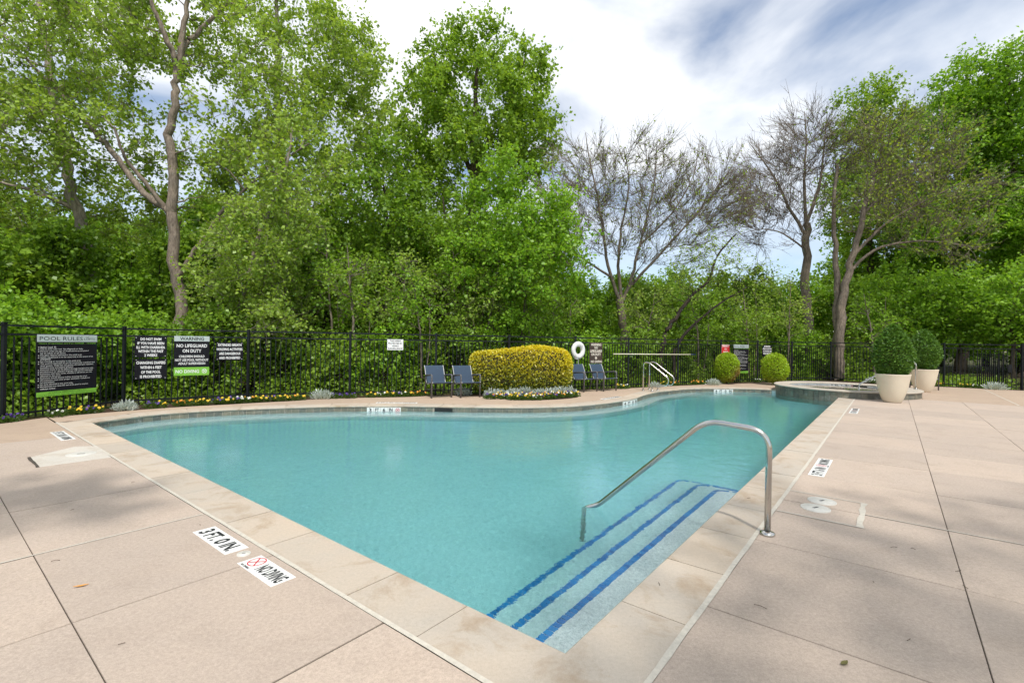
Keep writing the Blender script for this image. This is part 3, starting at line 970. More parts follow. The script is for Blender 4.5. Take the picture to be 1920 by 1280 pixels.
rail('spa_handrail', 'bent steel handrail rising from the spa coping between two planters',
     [q2(0, SPA_Z), q2(0, 1.10), q2(.30, 1.12), q2(1.5, .30), q2(1.5, .06)], [.17, .16, .06], .023)

# ------------------------------------------------------------------ FENCE
FP = [(-9.75, 6.25), (-9.1, 8.6), (-8.68, 10.75), (-6.75, 12.3), (-4.41, 13.1), (-2.2, 13.95), (-.08, 14.85), (2.1, 15.85), (4.13, 17.0), (6.34, 18.3), (8.54, 19.6), (10.6, 20.7),
      (12.6, 21.6), (14.75, 22.2), (16.25, 20.75), (17.65, 19.6), (19.35, 18.2), (20.7, 17.1), (22.6, 15.5)]
FT = 1.735
fence = tag(empty('fence', (FP[0][0], FP[0][1], -.05)), 'long black metal picket fence between the pool garden and the woods', 'fence')
F0 = Vector((FP[0][0], FP[0][1], -.05))
pb = MB(); pb.box((0, 0, .895), (.056, .056, 1.79)); pb.box((0, 0, 1.80), (.068, .068, .02)); post_me = pb.mesh('post'); post_me.materials.append(M['fence'])
kb = MB(); kb.box((0, 0, .80), (.020, .020, 1.50)); pick_me = kb.mesh('picket'); pick_me.materials.append(M['fence'])
for (x, y) in FP:
    o = bpy.data.objects.new('post', post_me); COL.objects.link(o); o.parent = fence; o.location = Vector((x, y, -.05)) - F0
npick = 0
rest = MB()
for i in range(len(FP) - 1):
    a, b = np.array(FP[i]), np.array(FP[i + 1]); L_ = np.linalg.norm(b - a); e = (b - a) / L_; an = math.atan2(e[1], e[0])
    pn = empty('fence_panel', Vector((a[0], a[1], -.05)) - F0, an, fence)
    for z, nm in ((FT + .02, 'top_rail'), (FT - .14, 'upper_rail'), (.14, 'bottom_rail')):
        mb = MB(); mb.box((L_ / 2, 0, z), (L_ - .06, .036, .036)); mb.build(nm, M['fence'], pn)
    m_ = max(3, int(round((L_ - .06) / .121)))
    rest = MB()
    for k in range(1, m_):
        x_ = .03 + (L_ - .06) * k / m_
        if npick < 298:
            o = bpy.data.objects.new('picket', pick_me); COL.objects.link(o); o.parent = pn; o.location = (x_, 0, 0); npick += 1
        else:
            rest.box((x_, 0, .80), (.018, .018, 1.50))
    if rest.v:
        ro = rest.build('far_pickets', M['fence'], pn); ro['kind'] = 'stuff'
def panel_frame(i, off=.03):
    a, b = np.array(FP[i]), np.array(FP[i + 1]); e = (b - a) / np.linalg.norm(b - a)
    nr = np.array([e[1], -e[0]])         # towards the pool
    return a + nr * off, e, nr
def on_panel(i, px, py, off=.03):
    a, e, nr = panel_frame(i, off)
    r0, r1 = ray(px, py)
    # a + e*s = (r0*Y, Y)
    A_ = np.array([[e[0], -r0], [e[1], -1.0]])
    s_, Y = np.linalg.solve(A_, -a)
    return s_, CAM_H + r1 * Y
def sign(name, label, i, x0, x1, y0, y1, mat, cat='sign', group=None):
    xm, ym = (x0 + x1) / 2, (y0 + y1) / 2
    s0, _ = on_panel(i, x0, ym); s1, _ = on_panel(i, x1, ym)
    _, z1 = on_panel(i, xm, y0); _, z0 = on_panel(i, xm, y1)
    a, e, nr = panel_frame(i, .03)
    c_ = a + e * (s0 + s1) / 2
    W_, H_ = s1 - s0, z1 - z0
    root = tag(empty(name, (c_[0], c_[1], z0)), label, cat, group)
    M4 = frame((0, 0, H_ / 2), (e[0], e[1], 0), (0, 0, 1))
    plate('board', mat, root, -W_ / 2, W_ / 2, -H_ / 2, H_ / 2, 0, .006, M4)
    return root, M4, W_, H_
Zt = .0075
def rows(root, M4, W_, H_, lines, mat, bold=.02):
    """lines: (text, centre y 0..1 from the top, height 0..1, width 0..1, centre x 0..1)"""
    for (tx, cy_, h_, w_, cx_) in lines:
        lettering(tx, mat, root, (cx_ - .5) * W_, (.5 - cy_) * H_, w_ * W_, h_ * H_, Zt + .0012, M4, bold)
def bandp(root, M4, W_, H_, y0, y1, mat, name='band'):
    plate(name, mat, root, -W_ / 2 + .001, W_ / 2 - .001, (.5 - y1) * H_, (.5 - y0) * H_, .0055, Zt, M4)
def screws(root, M4, W_, H_):
    mb = MB()
    for sx in (-1, 1):
        for sy in (-1, 1):
            c_ = M4 @ Vector((sx * (W_ / 2 - .03), sy * (H_ / 2 - .025), .008)); mb.box(c_, (.012, .012, .012))
    mb.build('screws', M['signwhite'], root)

rules_txt = ['Bather Load: 30', 'Use at your own risk. No lifeguard on duty.', 'Persons under the age of 14 should be accompanied', 'by an adult at all times.',
             'No glass objects allowed in the pool area.', 'Safety equipment is to be used only in the event of an', 'emergency.', 'No running or horseplay in the pool area.',
             'The pool is restricted to use by community residents and', 'their guests. Only two (2) guests allowed per resident.', 'Resident must accompany guest(s).', 'Personal music is to be played through headphones only.',
             'Drunkenness or obscene language will not be tolerated.', 'Swimmers with open sores, wounds or abrasions are not', 'allowed in the pool.', 'Swimmers should shower before entering the pool.',
             'All swimmers must wear proper swimwear. Cutoffs are', 'not permitted.', 'No pets allowed in the pool area.', 'Management may deny the use of the pool to anyone', 'without notice.']
def rules_sign(label, i, x0, x1, y0, y1):
    root, M4, W_, H_ = sign('pool_rules_sign', label, i, x0, x1, y0, y1, M['signblack'])
    bandp(root, M4, W_, H_, 0, .118, M['signgrey'], 'header'); bandp(root, M4, W_, H_, .925, 1.0, M['signgreen'], 'footer')
    rows(root, M4, W_, H_, [('POOL RULES', .064, .062, .70, .39)], M['signblack'], .0)
    rows(root, M4, W_, H_, [('THE', .040, .018, .06, .82), ('LOFTS', .070, .030, .19, .86)], M['signblack'], .0)
    rows(root, M4, W_, H_, [('Hours of operation are from 8:00AM - 10:00PM', .145, .024, .94, .5)], M['signgreen'], .01)
    y = .205; wide = max(map(len, rules_txt)); ww = MB()
    for k, tx in enumerate(rules_txt):
        w_ = .90 * len(tx) / wide
        rows(root, M4, W_, H_, [(tx, y, .024, w_, .055 + w_ / 2)], M['signwhite'], .008)
        if k not in (3, 6, 9, 10, 14, 17, 20):
            c_ = M4 @ Vector(((-.5 + .028) * W_, (.5 - y) * H_, Zt)); ww.box(c_, (.012, .012, .012))
        y += .0335
    ww.build('bullets', M['signwhite'], root)
    rows(root, M4, W_, H_, [('IN CASE OF EMERGENCY, CALL: 911', .946, .022, .62, .5), ('Use the pool at your own risk, not responsible for injury', .980, .020, .92, .5)], M['signblack'], .005)
    return root
rules_sign('large black pool rules sign with grey header at the left end of the fence', 1, 68, 181, 628.5, 740.5)
root, M4, W_, H_ = sign('notice_sign', 'black notice about swimming when ill, upper of the stacked pair on the fence', 2, 252, 313, 632, 670.5, M['signblack'])
rows(root, M4, W_, H_, [('DO NOT SWIM', .12, .13, .64, .5), ('IF YOU HAVE BEEN', .32, .13, .82, .5), ('ILL WITH DIARRHEA', .52, .13, .88, .5), ('WITHIN THE PAST', .71, .13, .78, .5), ('2 WEEKS', .90, .13, .40, .5)], M['signwhite'], .03); screws(root, M4, W_, H_)
root, M4, W_, H_ = sign('notice_sign', 'black notice about changing diapers, lower of the stacked pair on the fence', 2, 252, 313, 673.5, 711.5, M['signblack'])
rows(root, M4, W_, H_, [('CHANGING DIAPERS', .19, .14, .90, .5), ('WITHIN 6 FEET', .42, .14, .66, .5), ('OF THE POOL', .65, .14, .60, .5), ('IS PROHIBITED', .87, .14, .66, .5)], M['signwhite'], .03); screws(root, M4, W_, H_)
root, M4, W_, H_ = sign('warning_sign', 'black warning sign with grey header and green no diving band', 2, 326, 392.5, 631, 704.5, M['signblack'])
bandp(root, M4, W_, H_, 0, .132, M['signgrey'], 'header'); bandp(root, M4, W_, H_, .79, 1.0, M['signgreen'], 'footer')
rows(root, M4, W_, H_, [('WARNING', .066, .085, .68, .5)], M['signblack'], .02)
rows(root, M4, W_, H_, [('NO LIFEGUARD', .245, .085, .86, .5), ('ON DUTY', .375, .085, .53, .5), ('CHILDREN SHOULD', .515, .062, .72, .5), ('NOT USE POOL WITHOUT', .607, .062, .94, .5), ('ADULT SUPERVISION', .695, .062, .76, .5), ('NO DIVING', .895, .085, .66, .38)], M['signwhite'], .022)
ring_mark('no_diving_mark', M['signwhite'], root, .36 * W_, (.5 - .895) * H_, .075 * W_, .075 * W_, .2, Zt + .001, M4)
root, M4, W_, H_ = sign('notice_sign', 'small black notice about extended breath holding beside the warning sign', 2, 405, 456, 642.5, 676, M['signblack'])
rows(root, M4, W_, H_, [('EXTENDED BREATH', .15, .14, .86, .5), ('HOLDING ACTIVITIES', .39, .14, .94, .5), ('ARE DANGEROUS', .63, .14, .78, .5), ('AND PROHIBITED', .87, .14, .78, .5)], M['signwhite'], .03); screws(root, M4, W_, H_)
root, M4, W_, H_ = sign('camera_notice_sign', 'small white video surveillance notice on the fence left of the first chairs', 4, 726, 756, 637, 657, M['signwhite'])
rows(root, M4, W_, H_, [('THIS AREA', .14, .15, .70, .5), ('PROTECTED BY', .38, .15, .88, .5), ('VIDEO', .62, .15, .42, .5), ('SURVEILLANCE', .86, .15, .88, .5)], M['signblack'], .01)
root, M4, W_, H_ = sign('warning_sign', 'brown no lifeguard warning sign beside the life ring', 7, 1105, 1129.5, 643, 682, M['signbrown'])
rows(root, M4, W_, H_, [('WARNING', .10, .13, .78, .5), ('NO', .25, .12, .24, .5), ('LIFEGUARD', .41, .13, .90, .5), ('ON DUTY', .57, .13, .74, .5), ('NO DIVING', .91, .12, .84, .54)], M['signcream'], .03)
ring_mark('no_diving_mark', M['signcream'], root, 0, (.5 - .74) * H_, .085 * W_, .06 * H_, .35, Zt + .001, M4)
root, M4, W_, H_ = sign('emergency_sign', 'small red and white emergency sign above the browning round shrub', 10, 1353, 1367.5, 647, 672, M['signwhite'])
bandp(root, M4, W_, H_, .03, .66, M['signred'], 'red_field')
rows(root, M4, W_, H_, [('EMERGENCY', .12, .11, .84, .5), ('911', .33, .12, .30, .5), ('PHONE', .54, .12, .60, .5)], M['signwhite'], .03)
rules_sign('distant black pool rules sign between the two round shrubs', 10, 1375, 1403, 647, 700.5)
root, M4, W_, H_ = sign('notice_sign', 'distant small black notice above the all green round shrub', 11, 1429.5, 1447, 648, 668, M['signblack'])
rows(root, M4, W_, H_, [('EXTENDED', .12, .14, .66, .5), ('BREATH HOLDING', .34, .14, .92, .5), ('ACTIVITIES ARE', .56, .14, .92, .5), ('PROHIBITED', .78, .14, .84, .5)], M['signwhite'], .03)
# gate screen at the right
a, e, nr = panel_frame(15, .03)
s0, _ = on_panel(15, 1800, 690); s1, _ = on_panel(16, 1896, 690)
a2 = a + e * (s0 + .35); 
root = tag(empty('gate_screen', (float(a2[0]), float(a2[1]), .1)), 'dark perforated screen on the fence gate at the right edge', 'gate screen')
M4 = frame((0, 0, 0), (e[0], e[1], 0), (0, 0, 1))
for q in range(15):
    plate('screen_slat', M['screen'], root, .15 + q * .056, .15 + q * .056 + .030, .0, 1.25, -.06, -.05, M4)
plate('lock_box', M['fence'], root, 1.00, 1.10, .55, .85, -.02, .05, M4)

# ------------------------------------------------------------------ LIFE RING, POLE
a, e, nr = panel_frame(7, .13)
s_, zc = on_panel(7, 1084, 657.5, .13); c_ = a + e * s_
lr = tag(empty('life_ring', (float(c_[0]), float(c_[1]), float(zc))), 'white life ring hanging on the fence right of the golden hedge', 'life ring')
M4 = frame((0, 0, 0), (e[0], e[1], 0), (0, 0, 1))
mb = MB(); vv = []; n1_, n2_ = 40, 14; Rr, rr = .195, .078
for i in range(n1_):
    a_ = 2 * math.pi * i / n1_
    for j in range(n2_):
        b2 = 2 * math.pi * j / n2_
        vv.append(M4 @ Vector(((Rr + rr * math.cos(b2)) * math.cos(a_), (Rr + rr * math.cos(b2)) * math.sin(a_) * 1.06, rr * .85 * math.sin(b2))))
mb.add(vv, [(i * n2_ + j, ((i + 1) % n1_) * n2_ + j, ((i + 1) % n1_) * n2_ + (j + 1) % n2_, i * n2_ + (j + 1) % n2_) for i in range(n1_) for j in range(n2_)], True)
mb.build('ring', M['ring'], lr)
for k in range(4):
    a_ = math.pi / 4 + k * math.pi / 2; mb = MB(); vv = []
    for i in range(3):
        an = a_ + (i - 1) * .10
        for j in range(n2_):
            b2 = 2 * math.pi * j / n2_
            vv.append(M4 @ Vector(((Rr + (rr + .004) * math.cos(b2)) * math.cos(an), (Rr + (rr + .004) * math.cos(b2)) * math.sin(an) * 1.06, (rr * .85 + .004) * math.sin(b2))))
    mb.add(vv, [(i * n2_ + j, (i + 1) * n2_ + j, (i + 1) * n2_ + (j + 1) % n2_, i * n2_ + (j + 1) % n2_) for i in range(2) for j in range(n2_)], True)
    mb.build('strap_band', M['rope'], lr)
mb = MB(); mb.tube([M4 @ Vector(p) for p in [(-.16, -.26, .02), (-.05, -.29, .03), (0, -.30, .02), (.01, -.45, .0), (.0, -.62, -.02)]], .010, 6); mb.build('rope', M['rope'], lr)
p0 = on_panel(7, 1150, 664.5, .08); p1 = on_panel(8, 1235, 665, .08); p2 = on_panel(9, 1304, 665.5, .08)
def wpt(i, s_, z, off=.08):
    a, e, nr = panel_frame(i, off); q = a + e * s_; return (float(q[0]), float(q[1]), float(z))
A_, B_ = Vector(wpt(7, *p0)), Vector(wpt(9, *p2))
pole = tag(empty('rescue_pole', A_), 'long pale rescue pole hung level along the fence', 'pole')
mb = MB(); mb.tube([(0, 0, 0), (B_ - A_) * .93], .019, 10); mb.build('shaft', M['pole'], pole)
mb = MB(); mb.tube([(B_ - A_) * .93, (B_ - A_)], .022, 10); mb.build('tip', M['navyend'], pole)

# ------------------------------------------------------------------ CHAIRS
def make_chair():
    root = empty('sling_chair')
    def leg(pts, r_=.017, name='leg'):
        mb = MB(); mb.tube(round_path(pts, .04, 4), r_, 8); return mb.build(name, M['chairframe'], root)
    W2 = .285
    prof = [(.30, .415), (.27, .425), (.15, .405), (0, .375), (-.12, .355), (-.19, .37), (-.235, .43), (-.30, .58), (-.37, .74), (-.41, .82), (-.432, .842), (-.45, .835)]
    prof = smooth_path([(p[0], p[1], 0) for p in prof], 3)
    mb = MB(); n_ = len(prof); vv = []
    for sx in (-W2 + .02, W2 - .02):
        for (x, z, _) in prof: vv.append((x, sx, z))
        for (x, z, _) in prof: vv.append((x - .004, sx, z - .012))
    ff = []
    for i in range(n_ - 1):
        ff += [(i, i + 1, 2 * n_ + i + 1, 2 * n_ + i), (n_ + i, 3 * n_ + i, 3 * n_ + i + 1, n_ + i + 1)]
    ff += [(0, 2 * n_, 3 * n_, n_), (n_ - 1, 2 * n_ - 1, 4 * n_ - 1, 3 * n_ - 1)]
    mb.add(vv, ff, True); mb.build('sling', M['navy'], root)
    for sy in (-1, 1):
        mb = MB(); mb.tube([(x, sy * (W2 - .012), z - .004) for (x, z, _) in prof], .010, 6); mb.build('piping', M['piping'], root)
        leg([(.24, sy * W2, 0), (.245, sy * W2, .60), (.20, sy * W2, .62), (-.28, sy * W2, .575)], .023, 'front_leg')
        leg([(-.42, sy * (W2 - .015), 0), (-.30, sy * (W2 - .01), .36), (-.25, sy * (W2 - .01), .43), (-.30, sy * (W2 - .01), .58)], .021, 'rear_leg')
        leg([(.24, sy * (W2 - .01), .40), (-.27, sy * (W2 - .01), .36)], .014, 'side_rail')
    leg([(.235, -W2, .395), (.235, W2, .395)], .014, 'cross_bar'); leg([(-.36, -W2, .18), (-.36, W2, .18)], .012, 'cross_bar')
    return root
ch0 = make_chair()
chairs = [(G(828, 746.5), .50, 'blue sling chair farthest left, just left of its twin'), (G(882, 746), .50, 'blue sling chair touching the left end of the golden hedge'),
          (G(1107, 735.3), .62, 'blue sling chair under the life ring at the right end of the hedge'), (G(1143.5, 734), .62, 'blue sling chair in front of the brown warning sign'),
          (np.array([15.55, 17.85, 0]), 1.9, 'dark blue sling chair half hidden behind the far planter')]
for i, (c_, ang_, lab) in enumerate(chairs):
    o = ch0 if i == 0 else copy_tree(ch0)
    fx, fy = math.sin(ang_ * 1.0), -math.cos(ang_)
    o.location = (c_[0] - fx * .24, c_[1] - fy * .24, 0.0); o.rotation_euler = (0, 0, math.atan2(fy, fx))
    tag(o, lab, 'chair', 'blue sling chairs round the pool')

# ------------------------------------------------------------------ PLANTERS
def make_planter():
    root = empty('planter')
    mb = MB()
    prof = [(0, 0.0), (.235, 0.0), (.25, .01), (.285, .06), (.35, .20), (.405, .36), (.445, .52), (.475, .66), (.495, .76), (.503, .785), (.498, .795), (.475, .795), (.465, .78), (.45, .70)]
    prof = [(r0 * .82, z0) for r0, z0 in prof]
    mb.lathe(prof, 48); mb.build('bowl', M['planter'], root)
    mb = MB(); mb.lathe([(.37, .70), (.2, .72), (0, .73)], 32); mb.build('soil', M['soil'], root)
    return root
pl0 = make_planter()
PL = [((10.76, 13.55), 'cream bowl planter standing in front of the spa'), ((14.47, 16.86), 'cream bowl planter behind the spa, beside the steel spa handrail')]
for i, (c_, lab) in enumerate(PL):
    o = pl0 if i == 0 else copy_tree(pl0)
    o.location = (c_[0], c_[1], .0); o.rotation_euler = (0, 0, i * 1.3); tag(o, lab, 'planter', 'cream bowl planters by the spa')

# ------------------------------------------------------------------ FOLIAGE TOOLS
def unit(a): return a / np.maximum(1e-9, np.linalg.norm(a, axis=-1, keepdims=True))
def tubes_mesh(name, pts, rad, sides):
    """pts (B,K,3) rad (B,K): many tapered tubes of equal length in one mesh"""
    B, K = rad.shape
    if B == 0: return None
    t = np.empty_like(pts); t[:, 1:-1] = pts[:, 2:] - pts[:, :-2]; t[:, 0] = pts[:, 1] - pts[:, 0]; t[:, -1] = pts[:, -1] - pts[:, -2]
    t = unit(t)
    ref = np.where(np.abs(t[..., 2:3]) < .9, np.array([0, 0, 1.0]), np.array([1.0, 0, 0]))
    x = unit(np.cross(t, ref)); y = np.cross(t, x)
    a = np.arange(sides) * 2 * math.pi / sides
    v = pts[:, :, None, :] + rad[:, :, None, None] * (x[:, :, None, :] * np.cos(a)[None, None, :, None] + y[:, :, None, :] * np.sin(a)[None, None, :, None])
    v = v.reshape(-1, 3)
    b_, k_, s_ = np.meshgrid(np.arange(B), np.arange(K - 1), np.arange(sides), indexing='ij')
    s2 = (s_ + 1) % sides
    i0 = (b_ * K + k_) * sides
    f = np.stack([i0 + s_, i0 + s2, i0 + sides + s2, i0 + sides + s_], -1).reshape(-1, 4)
    return v, f
def np_mesh(name, parts, attr=None, smooth=False):
    vs_ = np.concatenate([p[0] for p in parts]); off = 0; fs = []
    for p in parts:
        fs.append(p[1] + off); off += len(p[0])
    f = np.concatenate(fs)
    me = bpy.data.meshes.new(name)
    me.vertices.add(len(vs_)); me.vertices.foreach_set('co', vs_.astype(np.float32).ravel())
    k = f.shape[1]
    me.loops.add(f.size); me.loops.foreach_set('vertex_index', f.astype(np.int32).ravel())
    me.polygons.add(len(f)); me.polygons.foreach_set('loop_start', np.arange(0, f.size, k, dtype=np.int32))
    me.polygons.foreach_set('loop_total', np.full(len(f), k, dtype=np.int32))
    if smooth: me.polygons.foreach_set('use_smooth', np.ones(len(f), dtype=bool))
    if attr is not None:
        at = me.attributes.new('tint', 'FLOAT', 'POINT'); at.data.foreach_set('value', attr.astype(np.float32))
    me.update(calc_edges=True); me.validate()
    return me
def leaves_mesh(name, p, axis, nrm, L, Wd, tint):
    """kite shaped leaves, slightly folded along the midrib"""
    N = len(p)
    axis = unit(axis); nrm = unit(nrm - axis * np.sum(nrm * axis, 1, keepdims=True)); side = np.cross(axis, nrm)
    L = np.broadcast_to(L, (N,))[:, None]; Wd = np.broadcast_to(Wd, (N,))[:, None]
    v = np.stack([p, p + axis * L * .45 + side * Wd * .5 + nrm * Wd * .12, p + axis * L, p + axis * L * .45 - side * Wd * .5 + nrm * Wd * .12], 1).reshape(-1, 3)
    f = np.arange(4 * N).reshape(N, 4)
    return np_mesh(name, [(v, f)], np.repeat(tint, 4))
def rand_dir(r_, n): return unit(r_.normal(size=(n, 3)))

def make_plant(name, label, cat, trunks, lobes, n_clump, seed, bark='bark_brown', leaf='leaf_mid', leaf_size=.10, twigs=8, per_twig=9, clump_r=.75,
               shell=.45, twig_r=.0045, group=None, leaf_frac=1.0, up=.25, branch_w=1.0, tint_mid=.5, droop=.3, twig_sides=3, leaf_spread=.09, align=.25, spread_back=.35, side_shoots=0):
    """trunks: polylines of (x,y,z,r); lobes: (centre, radii) ellipsoids that hold the crown"""
    r_ = np.random.default_rng(seed)
    base = np.array(trunks[0][0][:3])
    bpts, brad = [], []
    nodes, nrad = [], []
    K = 7
    for tr in trunks:
        sp = np.array(smooth_path(tr, 4))
        sp[1:-1, :3] += r_.normal(size=(len(sp) - 2, 3)) * sp[1:-1, 3:4] * .25
        nodes.append(sp[:, :3]); nrad.append(sp[:, 3])
    tparts = []
    for sp_, rd in zip(nodes, nrad):
        tparts.append(tubes_mesh('t', sp_[None], rd[None], 9))
    nodes = np.concatenate(nodes); nrad = np.concatenate(nrad)
    zmin = base[2] + .12 * (nodes[:, 2].max() - base[2])
    # clump centres
    vol = np.array([np.prod(l[1]) ** (2 / 3) for l in lobes]); vol /= vol.sum()
    which = r_.choice(len(lobes), n_clump, p=vol)
    d = rand_dir(r_, n_clump); rad = r_.uniform(shell ** 3, 1, n_clump) ** (1 / 3)
    cc = np.array([lobes[w][0] for w in which]) + d * rad[:, None] * np.array([lobes[w][1] for w in which])
    cc = cc[cc[:, 2] > base[2] + .1]
    dist0 = np.min(np.linalg.norm(cc[:, None, :] - nodes[None, ::3, :], axis=2), 1)
    cc = cc[np.argsort(dist0)]
    nb_p, nb_r = [], []
    nodes_l, nrad_l = nodes.copy(), nrad.copy()
    buf_n, buf_r = [], []
    tt = np.linspace(0, 1, K)[:, None]
    for i, c in enumerate(cc):
        if len(buf_n) > 12:
            nodes_l = np.concatenate([nodes_l, np.concatenate(buf_n)]); nrad_l = np.concatenate([nrad_l, np.concatenate(buf_r)]); buf_n, buf_r = [], []
        dv = c - nodes_l; dl = np.linalg.norm(dv, axis=1)
        cost = dl + 1.2 * np.maximum(0, .35 * dl - dv[:, 2]) + (nodes_l[:, 2] < zmin) * 1.0
        k = int(np.argmin(cost)); p0 = nodes_l[k]; L = dl[k]
        if L < .05: continue
        ctrl = p0 + (c - p0) * .45 + np.array([0, 0, -.10 * L if up < 0 else .10 * L]) + r_.normal(size=3) * L * .10
        q = (1 - tt) ** 2 * p0 + 2 * tt * (1 - tt) * ctrl + tt ** 2 * c
        q[1:-1] += r_.normal(size=(K - 2, 3)) * L * .022
        r0 = min(nrad_l[k] * .75, (.010 + .011 * L) * branch_w); r1 = .0055 * branch_w
        rr = np.linspace(r0, max(r1, .0035), K)
        nb_p.append(q); nb_r.append(rr); buf_n.append(q[2:]); buf_r.append(rr[2:])
    bp, br = np.array(nb_p), np.array(nb_r)
    tparts.append(tubes_mesh('b', bp, br, 5))
    # twigs
    nC = len(bp); src = bp[:, -1]; prev = bp[:, -3]
    T = nC * twigs
    ts = 1 - r_.uniform(0, 1, T) ** 1.6 * spread_back
    bi = np.repeat(np.arange(nC), twigs)
    fi = np.clip(ts * (K - 1), 0, K - 1.001); i0 = fi.astype(int); w_ = (fi - i0)[:, None]
    ori = bp[bi, i0] * (1 - w_) + bp[bi, i0 + 1] * w_
    tang = unit(bp[bi, i0 + 1] - bp[bi, i0] + 1e-9)
    out = unit((ori - base) * np.array([1, 1, 0]) + 1e-6)
    td = unit(rand_dir(r_, T) * (1 - align * .55) + align * 1.1 * tang + .30 * out + np.array([0, 0, up]))
    tl = clump_r * r_.uniform(.45, 1.15, T)
    mid = ori + td * tl[:, None] * .5 + rand_dir(r_, T) * tl[:, None] * .06
    tip = ori + td * tl[:, None] + rand_dir(r_, T) * tl[:, None] * .10 + np.array([0, 0, -droop * .18]) * tl[:, None]
    tp = np.stack([ori, mid, tip], 1); trd = np.tile(np.array([twig_r, twig_r * .7, twig_r * .35]), (T, 1))
    tparts.append(tubes_mesh('w', tp, trd, twig_sides))
    if side_shoots:
        n_s = T * side_shoots; si = np.repeat(np.arange(T), side_shoots); q = r_.uniform(.25, .9, n_s)[:, None]
        so = tp[si, 0] * (1 - q) + tp[si, 2] * q
        sd = unit(rand_dir(r_, n_s) * .75 + td[si] * 1.0 + np.array([0, 0, up * .5])); sl = tl[si] * r_.uniform(.3, .6, n_s)
        sp = np.stack([so, so + sd * sl[:, None] * .5 + rand_dir(r_, n_s) * sl[:, None] * .05, so + sd * sl[:, None]], 1)
        tparts.append(tubes_mesh('s', sp, np.tile(np.array([twig_r * .7, twig_r * .55, twig_r * .3]), (n_s, 1)), 3))
    root = tag(empty(name, tuple(base)), label, cat, group)
    tm = np_mesh('trunk', [(v - base, f) for v, f in tparts], None, True)
    mesh_obj('trunk', tm, M[bark], root)
    if per_twig > 0:
        N = T * per_twig
        t_ = r_.uniform(.08, 1.08, N); rp = np.repeat(np.arange(T), per_twig)
        a, b, c = tp[rp, 0], tp[rp, 1], tp[rp, 2]; t2 = t_[:, None]
        p = (1 - t2) ** 2 * a + 2 * t2 * (1 - t2) * b + t2 ** 2 * c
        off = rand_dir(r_, N); p = p + off * r_.uniform(.2, 1, N)[:, None] * leaf_spread
        ax = unit(off + rand_dir(r_, N) * .5 + np.array([0, 0, -droop]))
        nr = unit(rand_dir(r_, N) + np.array([0, 0, .75]) + np.array([0, -.25, 0]))
        if leaf_frac < 1: 
            keep = r_.uniform(size=N) < leaf_frac; p, ax, nr, rp = p[keep], ax[keep], nr[keep], rp[keep]; N = len(p)
        sz = leaf_size * r_.uniform(.65, 1.25, N)
        ctint = np.repeat(r_.normal(tint_mid, .16, nC), twigs)[rp]
        tint = np.clip(ctint + r_.normal(0, .22, N), 0, 1)
        lm = leaves_mesh('crown', p - base, ax, nr, sz, sz * .82, tint)
        mesh_obj('crown', lm, M[leaf], root)
    return root
def lob(px, py, Y, rx, ry, rd):          # crown lobe from picture extents at a known distance
    return (W3(px, py, Y), np.array([rx * Y / FOC, rd, ry * Y / FOC]))
def trk(pts, Y, r0, r1, dy=0.0):
    out = []; n_ = len(pts)
    for i, q in enumerate(pts):
        w = W3(q[0], q[1], Y + dy * i / (n_ - 1)); out.append((*w, r0 + (r1 - r0) * i / (n_ - 1)))
    return out
def rooted(pts, Y, r0, r1, dy=0.0):      # trunk that starts in the ground below its first picture point
    t_ = trk(pts, Y, r0, r1, dy); b_ = t_[0]
    return [(b_[0] - .02, b_[1], -.12, b_[3] * 1.35), (b_[0], b_[1], .25, b_[3] * 1.08)] + t_

# ------------------------------------------------------------------ TREES
T1 = 15.0
make_plant('cottonwood_tree', 'big pale cottonwood whose forked trunk rises behind the warning sign', 'tree',
           [rooted([(345, 640), (338, 570), (328, 490), (322, 400)], T1, .18, .15), trk([(322, 400), (325, 333), (320, 283), (316, 247), (330, 200), (328, 160), (333, 127)], T1, .15, .09),
            trk([(333, 127), (323, 100), (305, 55), (287, 17), (270, -50)], T1, .10, .04, -.8), trk([(333, 127), (347, 83), (367, 67), (417, 17), (450, -30)], T1, .10, .035, .6), trk([(333, 127), (345, 60), (352, 0), (360, -70)], T1, .10, .04),
            trk([(318, 400), (300, 385), (270, 362), (245, 333), (215, 290), (190, 262), (160, 230), (130, 195), (95, 158), (55, 118), (10, 70), (-40, 30)], T1, .115, .025, 1.2),
            trk([(308, 392), (280, 352), (245, 312), (230, 288), (215, 240)], T1, .075, .03, -.9),
            trk([(336, 520), (345, 505), (365, 470), (395, 430), (420, 395), (450, 365), (490, 330), (540, 295), (580, 270)], T1, .085, .02, -.6)],
           [lob(150, 90, 15.8, 190, 130, 2.2), lob(330, 30, 16.2, 140, 120, 2.0), lob(450, 160, 16, 120, 150, 2.2), lob(200, 260, 16.2, 150, 80, 1.9), lob(60, 270, 15, 110, 110, 2.0), lob(430, 350, 15.4, 110, 80, 1.6), lob(545, 290, 14.6, 80, 90, 1.5)],
           350, 11, 'bark_pale', 'leaf_cotton', .126, 9, 9, .84, .25, branch_w=1.6, twig_r=.0065, align=.4)
make_plant('cottonwood_tree', 'pale cottonwood with leaning trunk behind the pool rules sign', 'tree',
           [rooted([(185, 590), (168, 510), (156, 450), (142, 400), (130, 330), (120, 280), (105, 210), (95, 150), (80, 60), (70, -20)], 17.5, .23, .08), trk([(138, 390), (100, 375), (50, 355), (0, 342), (-50, 320)], 17.5, .09, .03, -1.2)],
           [lob(60, 120, 19, 150, 130, 2.4), lob(20, 380, 18.6, 120, 90, 2.0), lob(-60, 220, 17, 110, 150, 2.5), lob(160, 20, 19, 110, 90, 2.4), lob(230, 380, 19.5, 90, 70, 1.8)], 270, 12, 'bark_light', 'leaf_cotton', .135, 9, 10, .9, .25, branch_w=1.5, twig_r=.0065, align=.4)
